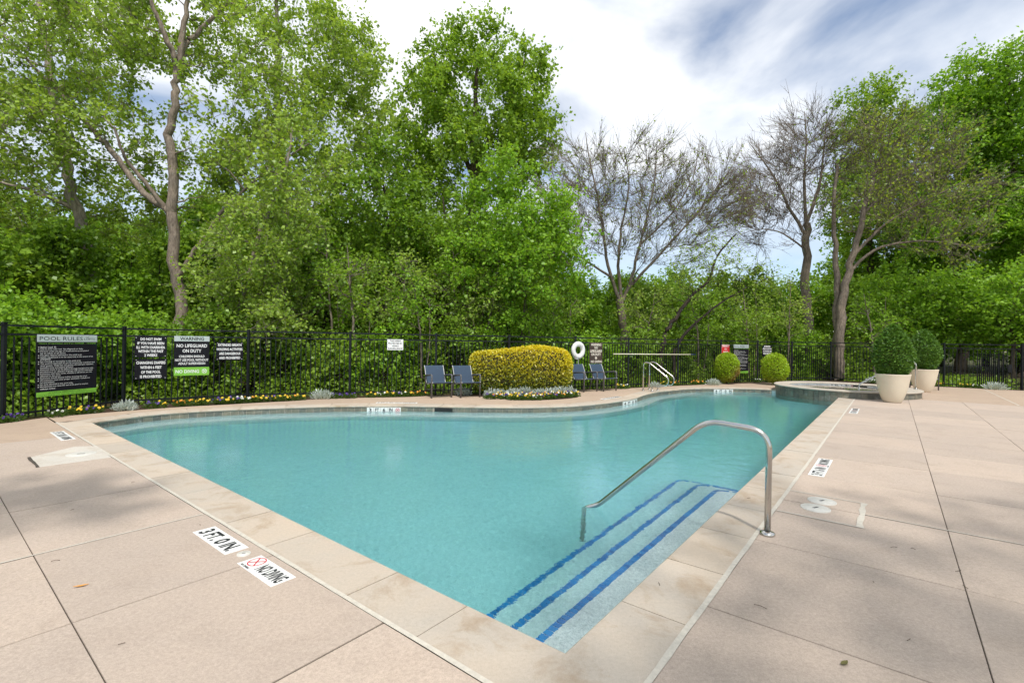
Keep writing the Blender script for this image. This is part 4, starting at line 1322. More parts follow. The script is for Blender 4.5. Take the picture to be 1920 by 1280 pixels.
make_plant('multi_stem_tree', 'slender pale multi-stem tree with drooping twigs behind the breath holding sign', 'tree',
           [rooted([(436, 660), (446, 590), (460, 540), (470, 500), (490, 430), (515, 370), (540, 300), (548, 240)], 14.2, .085, .03), rooted([(448, 660), (455, 610), (480, 560), (500, 520), (520, 460)], 14.4, .06, .02), rooted([(420, 670), (415, 600), (400, 540)], 14.3, .05, .02)],
           [lob(470, 470, 13.8, 80, 110, 1.2), lob(540, 400, 14, 70, 100, 1.3), lob(420, 540, 13.8, 70, 60, 1.1), lob(500, 590, 13.6, 60, 50, .9)], 150, 13, 'bark_light', 'leaf_cotton', .105, 8, 8, .7, .2, droop=.7, branch_w=1.5, twig_r=.004)
make_plant('poplar_tree', 'tall straight poplar left of the dense central tree', 'tree',
           [rooted([(552, 620), (538, 450), (528, 300), (522, 180), (520, 60), (515, -60)], 20, .22, .05)],
           [lob(540, 40, 20, 110, 110, 2.6), lob(640, 130, 20, 75, 110, 2.2), lob(690, 200, 20, 45, 90, 1.8), lob(600, 260, 19.5, 110, 100, 2.6), lob(500, 330, 19, 90, 80, 2.2), lob(660, 360, 19, 70, 70, 2)], 310, 14, 'bark_light', 'leaf_cotton', .15, 9, 9, .98, .3, branch_w=1.4, align=.4)
make_plant('poplar_tree', 'dense tall central tree standing against the white clouds', 'tree',
           [rooted([(885, 620), (882, 500), (885, 380), (888, 270), (892, 180), (895, 90)], 24, .30, .06), trk([(886, 330), (850, 250), (820, 150), (812, 80)], 24, .13, .03), trk([(887, 320), (930, 240), (965, 170), (985, 110)], 24, .13, .03), trk([(886, 380), (950, 320), (1000, 280)], 24, .12, .03)],
           [lob(890, 90, 24, 55, 52, 1.8), lob(822, 130, 24, 50, 65, 1.8), lob(975, 150, 24, 52, 60, 1.8), lob(895, 200, 24, 120, 90, 2.8), lob(800, 240, 24, 70, 90, 2.4), lob(985, 255, 24, 62, 75, 2.2), lob(900, 320, 23.5, 130, 70, 2.8), lob(780, 340, 23.5, 80, 70, 2.4)],
           420, 15, 'bark_brown', 'leaf_mid', .175, 9, 10, 1.0, .4)
for k, (tr, lo, nc, lab) in enumerate([
    ([[(722, 640), (724, 520), (726, 420), (716, 320)], [(735, 650), (750, 540), (765, 450)], [(705, 650), (690, 560), (670, 480)]], [(700, 380, 18.5, 90, 110, 2), (760, 450, 18.5, 80, 90, 2), (640, 470, 18, 80, 100, 2)], 170, 'dark slim-stemmed tree behind the white surveillance notice'),
    ([[(822, 640), (830, 540), (838, 450), (830, 370)], [(835, 650), (860, 560), (880, 500)]], [(830, 420, 19.5, 90, 90, 2), (880, 500, 19, 80, 80, 2), (770, 540, 18.5, 80, 70, 1.8)], 150, 'dark slim-stemmed tree behind the left pair of chairs'),
    ([[(590, 640), (585, 540), (575, 450), (590, 380)], [(600, 650), (620, 560), (640, 470)]], [(590, 440, 18, 90, 100, 2), (540, 530, 17.5, 80, 80, 1.8), (650, 540, 17.5, 70, 80, 1.8)], 150, 'dark slim-stemmed tree behind the second silver mound from the left')]):
    make_plant('woodland_tree', lab, 'tree', [rooted(t_, lo[0][2], .085, .025) for t_ in tr], [lob(*q) for q in lo], nc, 40 + k, 'bark_dark', 'leaf_deep' if k != 2 else 'leaf_mid', .14, 8, 9, .82, .25)
make_plant('dogwood_tree', 'vivid light green tree leaning out right of the central tree', 'tree',
           [rooted([(888, 690), (902, 600), (915, 560), (935, 510), (965, 450), (1000, 400)], 17.2, .075, .02), rooted([(895, 690), (925, 600), (955, 560)], 17.2, .05, .02), trk([(918, 555), (990, 500), (1050, 470)], 17.2, .04, .015)],
           [lob(1015, 400, 17, 55, 60, 1.4), lob(960, 430, 17, 70, 80, 1.6), lob(1060, 470, 16.6, 45, 45, 1.1), lob(1000, 520, 16.5, 80, 60, 1.5), lob(900, 500, 17, 70, 70, 1.5), lob(930, 340, 17.5, 60, 60, 1.4)], 220, 16, 'bark_brown', 'leaf_vivid', .125, 8, 10, .74, .25)
# nearly bare trees
make_plant('budding_tree', 'spreading nearly bare tree with small buds in the sky gap right of centre', 'tree',
           [rooted([(1168, 640), (1168, 600), (1160, 560)], 22, .20, .17), trk([(1160, 560), (1140, 500), (1130, 430), (1118, 360), (1105, 300), (1098, 250)], 22, .085, .014), trk([(1165, 570), (1185, 520), (1200, 460), (1215, 400), (1228, 330), (1232, 260)], 22, .085, .014),
            trk([(1165, 565), (1160, 500), (1165, 430), (1180, 350), (1170, 280)], 22, .085, .014), trk([(1180, 540), (1235, 480), (1290, 420), (1340, 360), (1375, 310)], 22, .07, .012, -1.5), trk([(1145, 520), (1100, 490), (1060, 460), (1030, 430)], 22, .06, .012, -1.0),
            trk([(1200, 460), (1260, 400), (1300, 330), (1310, 270)], 22, .05, .012, 1.0)],
           [lob(1085, 355, 22, 80, 80, 2.4), lob(1200, 350, 22, 110, 80, 2.8), lob(1310, 372, 22, 110, 75, 2.6), lob(1075, 450, 21.5, 75, 70, 2.2), lob(1230, 440, 21.5, 120, 70, 2.5), lob(1360, 400, 21.5, 60, 50, 2.2)],
           470, 17, 'bark_grey', 'leaf_yellowgreen', .09, 7, 3, 1.15, .12, up=.55, leaf_frac=.45, twig_r=.0095, branch_w=1.25, align=.9, spread_back=.8, side_shoots=2)
make_plant('bare_tree', 'dark bare tree with fan of fine twigs against the cloud', 'tree',
           [rooted([(1516, 640), (1512, 560), (1510, 480), (1512, 420)], 25, .24, .17), trk([(1510, 440), (1480, 390), (1455, 340), (1430, 300), (1405, 270)], 25, .09, .014), trk([(1512, 420), (1508, 340), (1512, 270), (1508, 210)], 25, .09, .014), trk([(1512, 420), (1535, 350), (1545, 280), (1550, 220)], 25, .09, .014), trk([(1510, 470), (1470, 440), (1430, 430), (1390, 440)], 25, .05, .012)],
           [lob(1500, 265, 25, 55, 52, 2.2), lob(1440, 320, 25, 60, 55, 2.2), lob(1420, 390, 25, 60, 60, 2.2), lob(1530, 320, 25, 50, 80, 2.2), lob(1470, 420, 24.5, 60, 60, 2)],
           300, 18, 'bark_grey', 'leaf_mid', .09, 6, 2, 1.3, .1, up=.45, leaf_frac=.10, twig_r=.0105, branch_w=1.3, align=.9, spread_back=.8, side_shoots=2)
make_plant('budding_tree', 'tree with sweeping limbs and sparse yellow-green buds above the spa', 'tree',
           [rooted([(1572, 650), (1578, 580), (1590, 520), (1602, 470), (1620, 400), (1640, 330)], 22.5, .21, .09), rooted([(1568, 640), (1570, 560), (1568, 480), (1562, 400), (1570, 310)], 22.8, .17, .06), trk([(1592, 510), (1640, 470), (1700, 455), (1770, 455), (1830, 465)], 22.5, .075, .014, -1.5),
            trk([(1600, 480), (1650, 430), (1710, 390), (1770, 360), (1830, 330)], 22.5, .075, .014, -1.0), trk([(1620, 400), (1670, 350), (1720, 300), (1770, 250)], 22.5, .06, .012), trk([(1640, 330), (1660, 270), (1690, 220)], 22.5, .06, .012)],
           [lob(1620, 270, 22.5, 70, 60, 2.2), lob(1700, 290, 22.5, 80, 70, 2.4), lob(1770, 350, 22, 80, 70, 2.3), lob(1650, 380, 22, 80, 60, 2.3), lob(1770, 450, 21.6, 80, 40, 2)],
           330, 19, 'bark_grey', 'leaf_yellowgreen', .115, 7, 5, 1.15, .12, up=.35, leaf_frac=.6, twig_r=.0095, branch_w=1.25, align=.9, spread_back=.7, side_shoots=1)
make_plant('leaning_tree', 'dark leaning trunk above the rescue pole', 'tree',
           [rooted([(1240, 650), (1252, 620), (1272, 590), (1300, 552), (1330, 525), (1345, 480), (1380, 440)], 19.6, .10, .03), rooted([(1265, 655), (1300, 610), (1350, 570), (1400, 540)], 19.8, .07, .02)],
           [lob(1330, 480, 19.5, 70, 50, 1.6), lob(1390, 520, 19.3, 60, 40, 1.5), lob(1270, 540, 19.3, 50, 40, 1.3)], 110, 20, 'bark_dark', 'leaf_cotton', .08, 6, 5, .7, .2, up=.3, leaf_frac=.7)
for k, (tr, lo, nc, lf, lab) in enumerate([
    ([(1800, 640), (1795, 500), (1800, 350), (1810, 200), (1815, 120)], [(1800, 190, 29, 70, 70, 2.6), (1760, 290, 29, 90, 80, 3), (1850, 330, 28.5, 90, 100, 3), (1790, 430, 28, 110, 80, 3)], 260, 'leaf_vivid', 'tall bright green tree with domed top near the right edge'),
    ([(1925, 640), (1915, 500), (1905, 350), (1895, 220), (1890, 120)], [(1890, 160, 27, 60, 70, 2.4), (1930, 280, 27, 90, 110, 2.8), (1900, 420, 26.5, 80, 90, 2.8)], 230, 'leaf_vivid', 'bright green tree cut off by the right edge of the picture'),
    ([(1635, 640), (1632, 500), (1628, 350), (1625, 220)], [(1625, 215, 32, 55, 50, 2.4), (1650, 290, 32, 80, 70, 2.8), (1610, 380, 31, 70, 80, 2.6), (1680, 430, 31, 90, 80, 3)], 220, 'leaf_mid', 'green tree seen behind the budding tree above the spa')]):
    make_plant('broadleaf_tree', lab, 'tree', [rooted(tr, lo[0][2], .28, .06)], [lob(*q) for q in lo], int(nc * 1.35), 60 + k, 'bark_brown', lf, .175, 10, 11, 1.15, .3)
for k, (px, py, Y, rx, ry, lab) in enumerate([(1700, 560, 24, 90, 60, 'leafy small tree behind the front planter shrub'), (1800, 570, 23.5, 90, 60, 'leafy small tree above the gate screen'), (1900, 560, 21.5, 90, 75, 'leafy small tree reaching over the right end of the fence')]):
    make_plant('dogwood_tree', lab, 'tree', [rooted([(px, 650), (px - 6, 600), (px + 8, py)], Y, .08, .02)], [lob(px, py, Y, rx, ry, 1.8), lob(px + 20, py + 55, Y, rx, 35, 1.6)], 150, 70 + k, 'bark_brown', 'leaf_vivid', .14, 8, 9, .78, .2)
def fence_depth(px):
    best = 14
    for i in range(len(FP) - 1):
        for t_ in (0, .25, .5, .75):
            x = FP[i][0] + (FP[i + 1][0] - FP[i][0]) * t_; y = FP[i][1] + (FP[i + 1][1] - FP[i][1]) * t_
            if abs(960 + x / y * FOC - px) < 45: best = y
    return best
def bush(px, top, Y, half, seed, leaf, size, nc, name, label, group, bark='bark_dark', shell=.3, per=9):
    mid = (top + 741) / 2; ry = (741 - top) / 2
    b_ = W3(px, 700, Y)
    st = []
    for q in range(3):
        dx = (q - 1) * half * .45
        st.append(rooted([(px + dx * .3, 700), (px + dx * .7, mid + 10), (px + dx, top + 30)], Y, .035, .012))
    return make_plant(name, label, 'shrub', st, [lob(px, mid + 10, Y, half, ry, 1.1), lob(px + half * .3, top + 45, Y, half * .7, 40, .9)], nc, seed, bark, leaf, size, 7, per, .62, shell, group=group)
NEAR = ['cut off by the left picture edge', 'at the leftmost fence post', 'at the left half of the large rules sign', 'at the right half of the large rules sign', 'at the second fence post from the left',
        'at the warning sign with green band', 'at the small breath holding notice', 'at the third fence post from the left', 'above the second silver mound', 'at the fourth fence post from the left', 'at the surveillance notice',
        'at the leftmost blue chair', 'at the left end of the golden hedge', 'behind the middle of the golden hedge', 'at the right end of the golden hedge', 'at the brown warning sign', 'at the left end of the rescue pole',
        'at the right end of the rescue pole', 'at the browning round shrub', 'at the all green round shrub', 'behind the left rim of the spa', 'behind the right rim of the spa', 'behind the planter']
k = 0
for px in range(-70, 1640, 78):
    Y = fence_depth(px) + 1.5 + (k * 37 % 10) * .13
    top = [575, 560, 590, 600, 585, 610][k % 6] + (0 if px < 420 else 18)
    vivid = px < 330 or 940 < px < 1120 or k % 5 == 0
    bush(px + (k * 13 % 17) - 8, top, Y, 62, 100 + k, 'leaf_vivid' if vivid else ('leaf_mid' if k % 2 else 'leaf_deep'), .108, 100 if px < 330 else [70, 42, 62][k % 3], 'understory_shrub', 'thicket shrub right behind the fence, ' + NEAR[k], 'thicket shrubs right behind the fence')
    k += 1
k = 0
for px in range(-90, 1640, 105):
    Y = fence_depth(px) + 5.2 + (k * 29 % 10) * .2
    top = ([430, 470, 415, 500][k % 4] if px < 1060 else [510, 535, 495, 525][k % 4])
    bush(px, top, Y, 75, 200 + k, ['leaf_deep', 'leaf_mid', 'leaf_deep', 'leaf_vivid'][k % 4], .15, 140, 'understory_tree', 'second-row sapling of the woods, ' + NEAR[min(22, int(round((px + 70) / 78)) if px > -70 else 0)] if k else 'second-row sapling of the woods, beyond the left picture edge', 'saplings in the second row of the woods')
    k += 1
# slim saplings that stand clear of the leaves
SAP = [(505, 'left of the third fence post from the left'), (548, 'above the orange pansies'), (622, 'above the second silver mound'), (672, 'right of the fourth fence post from the left'), (742, 'behind the surveillance notice'), (790, 'left of the leftmost chair'), (858, 'behind the left chair pair'),
       (905, 'behind the left end of the golden hedge'), (985, 'behind the middle of the golden hedge'), (1050, 'left of the life ring'), (1210, 'behind the left half of the rescue pole'), (1310, 'behind the tip of the rescue pole'), (1405, 'behind the distant rules sign'), (1475, 'right of the all green round shrub'), (1640, 'left of the front planter')]
for k, (px, where) in enumerate(SAP):
    r2 = random.Random(500 + k); Y = fence_depth(px) + 1.0 + r2.uniform(0, 2.2); top = r2.uniform(430, 520) if px < 1060 else r2.uniform(520, 570); lean = r2.uniform(-35, 35)
    make_plant('slim_sapling', 'slim sparse-leaved sapling stem ' + where, 'tree', [rooted([(px, 700), (px + lean * .3 + r2.uniform(-6, 6), 620), (px + lean * .7, (620 + top) / 2), (px + lean, top)], Y, r2.uniform(.03, .055), .012),
               rooted([(px + 8, 705), (px + 8 - lean * .5, 640), (px - lean, 560)], Y, .022, .008)],
               [lob(px + lean * .8, top + 50, Y, 45, 60, .9), lob(px - lean * .6, 590, Y, 40, 40, .7)], 34, 400 + k, 'bark_grey', ['leaf_mid', 'leaf_cotton', 'leaf_vivid'][k % 3], .10, 6, 6, .6, .15, branch_w=1.3, group='slim saplings behind the fence')
# far woods: three kinds, copied
protos = []
for q in range(3):
    h = [9.5, 8.5, 10.5][q]
    t_ = make_plant('far_tree', 'dense green tree of the far woods', 'tree', [[(0, 0, -.2, .25), (0.1, 0, h * .4, .18), (0, 0, h * .85, .06)]],
                    [(np.array([0, 0, h * .68]), np.array([2.3, 2.3, h * .30])), (np.array([.5, -.5, h * .32]), np.array([2.5, 2.2, h * .30]))], 150, 300 + q, 'bark_dark', ['leaf_far', 'leaf_deep', 'leaf_far'][q], .24, 8, 8, 1.1, .3, group='trees of the far woods')
    protos.append([t_, False, h])
k = 0
for row, (Y0, step) in enumerate(((31, 92), (40, 84))):
    for px in range(-120 + row * 40, 2060, step):
        Y = Y0 + (k * 7 % 5) * .8
        if 1060 < px < 1560: top = 512 - row * 10 + (k * 11 % 4) * 9
        elif px >= 1560: top = 440 + (k * 11 % 4) * 18
        else: top = (360 if px < 760 else 390) + (k * 11 % 5) * 16
        x, _, z = W3(px, top, Y)
        pr = protos[k % 3]
        if not pr[1]: o = pr[0]; pr[1] = True
        else: o = copy_tree(pr[0])
        s_ = z / pr[2]
        o.location = (x, Y, -.1); o.scale = (max(.75, s_ * .95), max(.75, s_ * .95), s_); o.rotation_euler = (0, 0, k * 1.7)
        k += 1
for k2, (x, Y) in enumerate([(40, 27), (45, 22), (36, 31), (50, 17), (44, 12), (40, 33), (52, 9), (48, 28), (46, 3), (54, 0), (-30, 20), (-26, 15), (-29, 10), (-24, 4), (-34, 6), (-36, 16)]):
    pr = protos[k2 % 3]; o = copy_tree(pr[0]); s_ = 1.15 + .12 * (k2 % 4)
    o.location = (x, Y, -.1); o.scale = (s_ * 1.3, s_ * 1.3, s_); o.rotation_euler = (0, 0, k2 * 2.1)
# shade trees beside the terrace behind the camera: their shade falls on the deck in view
make_plant('shade_tree', 'leafy shade tree over the terrace behind the viewpoint on the right', 'tree', [[(6.2, -4.6, -.1, .22), (6.0, -4.4, 2.5, .18), (5.2, -3.4, 5.0, .13), (4.4, -2.2, 7.0, .07)]],
           [(np.array([3.5, -.4, 7.4]), np.array([2.5, 2.0, .9])), (np.array([6.7, -.8, 7.3]), np.array([2.8, 2.0, .9])), (np.array([3.4, -2.9, 7.2]), np.array([2.9, 1.8, .9])), (np.array([7.2, -3.0, 7.2]), np.array([2.6, 1.9, .9]))], 290, 90, 'bark_brown', 'leaf_mid', .10, 6, 7, .75, .05)
make_plant('shade_tree', 'leafy shade tree over the terrace behind the viewpoint on the left', 'tree', [[(-7.4, -1.2, -.1, .16), (-7.0, -.8, 2.8, .13), (-5.8, .4, 4.8, .09), (-4.6, 1.2, 5.9, .05)]],
           [(np.array([-3.9, .85, 6.3]), np.array([1.7, .75, .7])), (np.array([-5.9, .3, 6.2]), np.array([1.5, .8, .7]))], 75, 91, 'bark_brown', 'leaf_mid', .105, 7, 8, .65, .2)

# ground cover behind the fence
def ground_cover():
    r_ = np.random.default_rng(5); N = 30000
    seg = r_.integers(1, 16, N); t_ = r_.uniform(size=N)
    F = np.array(FP); a = F[seg] + (F[np.minimum(seg + 1, len(F) - 1)] - F[seg]) * t_[:, None]
    e = unit(F[np.minimum(seg + 1, len(F) - 1)] - F[seg]); nr = np.stack([-e[:, 1], e[:, 0]], 1)
    d = r_.uniform(.15, 1, N) ** 1.3 * 5.0
    p = np.concatenate([a + nr * d[:, None], (r_.uniform(0, 1, N) ** 2 * .42 - .06)[:, None]], 1)
    ax = unit(r_.normal(size=(N, 3)) + np.array([0, 0, .2])); n_ = unit(r_.normal(size=(N, 3)) + np.array([0, -.3, .9]))
    sz = .085 * r_.uniform(.6, 1.3, N)
    me = leaves_mesh('ground_cover', p, ax, n_, sz, sz * .8, np.clip(r_.normal(.5, .25, N), 0, 1))
    tag(mesh_obj('ground_cover', me, M['leaf_mid']), 'low leafy ground cover on the woodland floor behind the fence', 'ground cover', kind='stuff')
ground_cover()

# ------------------------------------------------------------------ GARDEN BEDS
mb = MB()
NB = 240
fe, be = resample([UV(q) for q in FP[1:14]], NB), resample(bed_curve, NB)
for i in range(NB - 1):
    a, b = be[i], be[i + 1]; c_, d_ = fe[i], fe[i + 1]
    # soil runs a little way under the walkway edge
    ea = (np.array(a) - np.array(c_)); ea = ea / max(1e-6, np.linalg.norm(ea)) * .25; eb = (np.array(b) - np.array(d_)); eb = eb / max(1e-6, np.linalg.norm(eb)) * .25
    mb.add([P(a[0] + ea[0], a[1] + ea[1], -.022), P(b[0] + eb[0], b[1] + eb[1], -.022), P(*d_, -.035), P(*c_, -.035)], [(0, 1, 2, 3)])
tag(mb.build('garden_bed', M['soil']), kind='structure')
mb = MB()
mb.add([(*P(23.13, .58)[:2], -.02), (*P(bed_u(-11.5), -11.5)[:2], -.02), (24.5, 13.5, -.03), (22.6, 15.5, -.03), (14.75, 22.2, -.03)], [(0, 1, 2, 3, 4)])
tag(mb.build('garden_bed', M['soil']), kind='structure')
mb = MB()
mb.add([(*P(-.41, 11.1)[:2], -.021), (*P(-9.5, 6.4)[:2], -.021), (-9.9, 5.0, -.03), (-9.1, 8.6, -.03)], [(0, 1, 2, 3)])
tag(mb.build('garden_bed', M['soil']), kind='structure')

# ------------------------------------------------------------------ SHRUBS BY THE FENCE
def shrub_surface(n_, r_, kind, dims):
    """points and outward normals near the skin of a clipped shrub"""
    d = rand_dir(r_, n_)
    if kind == 'box':                    # superellipsoid
        e_ = 6.0
        k_ = (np.abs(d / 1.0) ** e_).sum(1) ** (-1 / e_)
        q = d * k_[:, None]; nr = unit(np.sign(q) * np.abs(q) ** (e_ - 1))
        return q * dims, nr
    if kind == 'egg':
        q = d.copy(); z = q[:, 2]
        wd = np.where(z > 0, 1 - .50 * z ** 1.5, 1.0); q[:, 0] *= wd; q[:, 1] *= wd
        return q * dims, unit(d / dims)
    return d * dims, unit(d / dims)
def clipped_shrub(name, label, loc, kind, dims, zc, n_leaf, size, leaf, seed, tintf, depth=.14, group=None, rz=0.0, lump=.05, wd=.55, shape=None):
    r_ = np.random.default_rng(seed); dims = np.array(dims)
    root = tag(empty(name, loc, rz), label, 'hedge' if kind == 'box' else 'shrub', group)
    p, nr = shrub_surface(n_leaf, r_, kind, dims)
    lumps = rand_dir(r_, 60) * dims
    dl = np.min(np.linalg.norm(p[:, None, :] - lumps[None], axis=2), 1)
    p = p * (1 + (lump * (np.exp(-dl * 5) - .5)))[:, None]
    inn = r_.uniform(0, 1, n_leaf) ** 1.6
    p = p - nr * (inn * depth)[:, None] + r_.normal(size=(n_leaf, 3)) * .012
    if shape is not None: p = shape(p)
    ax = unit(nr * .7 + rand_dir(r_, n_leaf) + np.array([0, 0, .35])); n2_ = unit(nr * .5 + rand_dir(r_, n_leaf) * .8 + np.array([0, 0, .3]))
    sz = size * r_.uniform(.6, 1.3, n_leaf)
    tint = np.clip(tintf(p, nr, r_), 0, 1)
    p = p + np.array([0, 0, zc])
    mesh_obj('foliage', leaves_mesh('foliage', p, ax, n2_, sz, sz * wd, tint), M[leaf], root)
    cp, _ = shrub_surface(1, r_, kind, dims)
    mb = MB(); n1_, n2c = 20, 12; vv = []
    for j in range(n2c + 1):
        th = math.pi * j / n2c
        for i in range(n1_):
            ph = 2 * math.pi * i / n1_; d = np.array([[math.sin(th) * math.cos(ph), math.sin(th) * math.sin(ph), math.cos(th)]])
            if kind == 'box': q = d * ((np.abs(d) ** 6.0).sum(1) ** (-1 / 6))[:, None]
            elif kind == 'egg': q = d.copy(); w_ = 1 - .50 * max(0, d[0, 2]) ** 1.5; q[:, :2] *= w_
            else: q = d
            q = q * (dims - depth * .85)
            if shape is not None: q = shape(q)
            vv.append(tuple(q[0] + np.array([0, 0, zc])))
    mb.add(vv, [(j * n1_ + i, (j + 1) * n1_ + i, (j + 1) * n1_ + (i + 1) % n1_, j * n1_ + (i + 1) % n1_) for j in range(n2c) for i in range(n1_)], True)
    mb.build('inner_twigs', M['core'], root)
    mb = MB()
    for q in range(5 if kind != 'box' else 14):
        fx = r_.uniform(-.8, .8) * dims[0] * (.25 if kind != 'box' else 1); fy = r_.uniform(-.3, .3) * dims[1]
        mb.tube([(fx * .6, fy * .6, -.03), (fx, fy, zc * .7)], [.022, .014], 6)
    mb.build('stems', M['bark_dark'], root)
    return root
hx0, hx1 = W3(879, 690, 14.2)[0], W3(1067, 690, 14.6)[0]
hc = ((hx0 + hx1) / 2 + .05, 14.42)
def hedge_shape(p):
    p = p.copy(); t_ = p[:, 0] / 1.4
    p[:, 2] += np.where(p[:, 2] > 0, .05 * t_ + .04 * np.sin(p[:, 0] * 2.6 + .6), 0)
    p[:, 1] += .25 * t_
    return p
clipped_shrub('hedge', 'golden clipped hedge between the two pairs of blue chairs', (hc[0], hc[1], -.03), 'box', ((hx1 - hx0) / 2, .40, .64), .74, 27000, .062, 'leaf_hedge', 31,
              lambda p, nr, r_: .52 + .50 * np.clip((p[:, 2] + .0) / .66, -.7, 1) + .08 * p[:, 0] + r_.normal(0, .20, len(p)), .10, shape=hedge_shape, lump=.09, wd=.62)  # green to golden leaves; sunlight on the top is also put into this tint
gl = [(W3(1363, 690, 19.0), .43, 'round clipped shrub with a brown dead side beside the pool rules sign'), (W3(1453, 690, 18.9), .47, 'round clipped shrub, all bright green, left of the spa')]
for i, (c_, r0, lab) in enumerate(gl):
    def tf(p, nr, r_, i=i):
        t_ = .82 + r_.normal(0, .14, len(p))
        if i == 0: t_ -= .85 * np.clip(1.3 - np.linalg.norm((p - np.array([.34, -.22, -.26])) / np.array([.36, .5, .34]), axis=1), 0, 1)
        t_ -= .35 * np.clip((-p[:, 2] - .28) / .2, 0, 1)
        return t_
    clipped_shrub('round_shrub', lab, (c_[0], c_[1], -.03), 'ball', (r0, r0, .56), .68, 11000, .062, 'leaf_globe', 33 + i, tf, .11, 'round clipped shrubs by the fence', wd=.45, lump=.14)
for i, ((cx_, cy_), lab) in enumerate([(PL[0][0], 'dark egg-shaped evergreen growing in the front planter'), (PL[1][0], 'dark egg-shaped evergreen growing in the planter behind the spa')]):
    clipped_shrub('evergreen_shrub', lab, (cx_, cy_, .73), 'egg', (.455, .455, .76), .66, 13000, .078, 'leaf_cone', 36 + i, lambda p, nr, r_: .5 + r_.normal(0, .26, len(p)), .17, 'evergreens in the cream planters', lump=.16, wd=.36)

# ------------------------------------------------------------------ BEDDING PLANTS
def silver_mesh(seed):
    r_ = np.random.default_rng(seed); N = 420
    d = rand_dir(r_, N); d[:, 2] = np.abs(d[:, 2]) * .9 + .1; d = unit(d)
    p = d * r_.uniform(.25, 1, N)[:, None] * np.array([.27, .24, .24]); p[:, 2] *= .85
    ax = unit(d + np.array([0, 0, .6]) + rand_dir(r_, N) * .5); n_ = unit(rand_dir(r_, N) + np.array([0, -.2, .8]))
    sz = .085 * r_.uniform(.6, 1.2, N)
    return leaves_mesh('foliage', p, ax, n_, sz, sz * .33, np.clip(r_.normal(.55, .25, N), 0, 1))
sil = [silver_mesh(s_) for s_ in (1, 2, 3)]
def silver(px, py, sc_, lab, group=None):
    q = G(px, py); root = tag(empty('silver_plant', (q[0], q[1], -.02), px * .37), lab, 'plant', group)
    mesh_obj('foliage', sil[int(px) % 3], M['leaf_silver'], root); root.scale = (sc_, sc_, sc_)
    mb = MB(); mb.tube([(0, 0, 0), (.0, .01, .10)], [.012, .006], 5); mb.build('stem', M['core'], root)
silver(235, 769, .92, 'silver-leaved mound at the bed edge below the stacked notices')
silver(603, 748, 1.12, 'silver-leaved mound at the bed edge left of the surveillance notice')
silver(868, 741, 1.0, 'silver-leaved mound behind the legs of the left chair pair')
for px, py, s_ in [(922, 744, 1.0), (938, 742, .9), (962, 743, 1.05), (985, 741, 1.1), (1012, 743, 1.0), (1034, 742, 1.05), (1052, 741, 1.15), (1066, 740, 1.1)]:
    silver(px, py, s_, 'silver-leaved plant in the row at the foot of the golden hedge', 'silver plants at the foot of the hedge')
silver(1228, 727, .9, 'silver-leaved mound behind the looped grab rails'); silver(1338, 722.5, 1.15, 'silver-leaved mound left of the browning round shrub')
silver(1633, 718, 1.0, 'silver-leaved plant behind the spa'); silver(1866, 731, 1.35, 'silver-leaved mound at the far right bed edge')
def pansy_meshes(seed):
    r_ = np.random.default_rng(seed); N = 190
    d = rand_dir(r_, N); p = d * np.array([.15, .13, .06]) * r_.uniform(.3, 1, N)[:, None] + np.array([0, 0, .055])
    ax = unit(d + np.array([0, 0, .5])); n_ = unit(rand_dir(r_, N) + np.array([0, -.2, 1.0])); sz = .05 * r_.uniform(.7, 1.3, N)
    fol = leaves_mesh('foliage', p, ax, n_, sz, sz * .6, np.clip(r_.normal(.5, .25, N), 0, 1))
    mb = MB()
    for q in range(7):
        c_ = np.array([r_.uniform(-.12, .12), r_.uniform(-.11, .09), r_.uniform(.10, .16)])
        face = Vector(unit(np.array([r_.normal(0, .4), -1.0, r_.uniform(.2, 1.1)]))); x = face.orthogonal().normalized(); y = face.cross(x)
        for k_ in range(5):
            a_ = 2 * math.pi * k_ / 5 + .3; r0 = .0165
            cc_ = Vector(c_) + (x * math.cos(a_) + y * math.sin(a_)) * r0 * .75
            pts = [cc_ + (x * math.cos(b2) + y * math.sin(b2)) * r0 * .75 + face * (.002 * k_) for b2 in np.linspace(0, 2 * math.pi, 6, endpoint=False)]
            mb.add(pts, [tuple(range(6))])
    return fol, mb.mesh('blossoms')
pan = [pansy_meshes(s_) for s_ in (5, 6, 7)]
for f_, b2 in pan: f_.materials.append(M['leaf_bed'])
blossom = {}
for cname in ('yellow', 'purple', 'white', 'orange'):
    for i in range(3):
        m_ = pan[i][1].copy(); m_.materials.append(M['petal_' + cname]); blossom[(cname, i)] = m_
def pansy(px, py, cname, where, s_=1.0):
    i = (int(px) * 7 + int(py)) % 3; q = G(px, py)
    root = tag(empty('pansy_plant', (q[0], q[1], -.02), (px % 7 - 3) * .12), '%s pansies in the %s' % (cname, where), 'flowers', '%s pansies in the %s' % (cname, where))
    mesh_obj('foliage', pan[i][0], None, root); mesh_obj('blossoms', blossom[(cname, i)], None, root); root.scale = (s_, s_, s_)
Y_, U_, Wh, O_ = 'yellow', 'purple', 'white', 'orange'
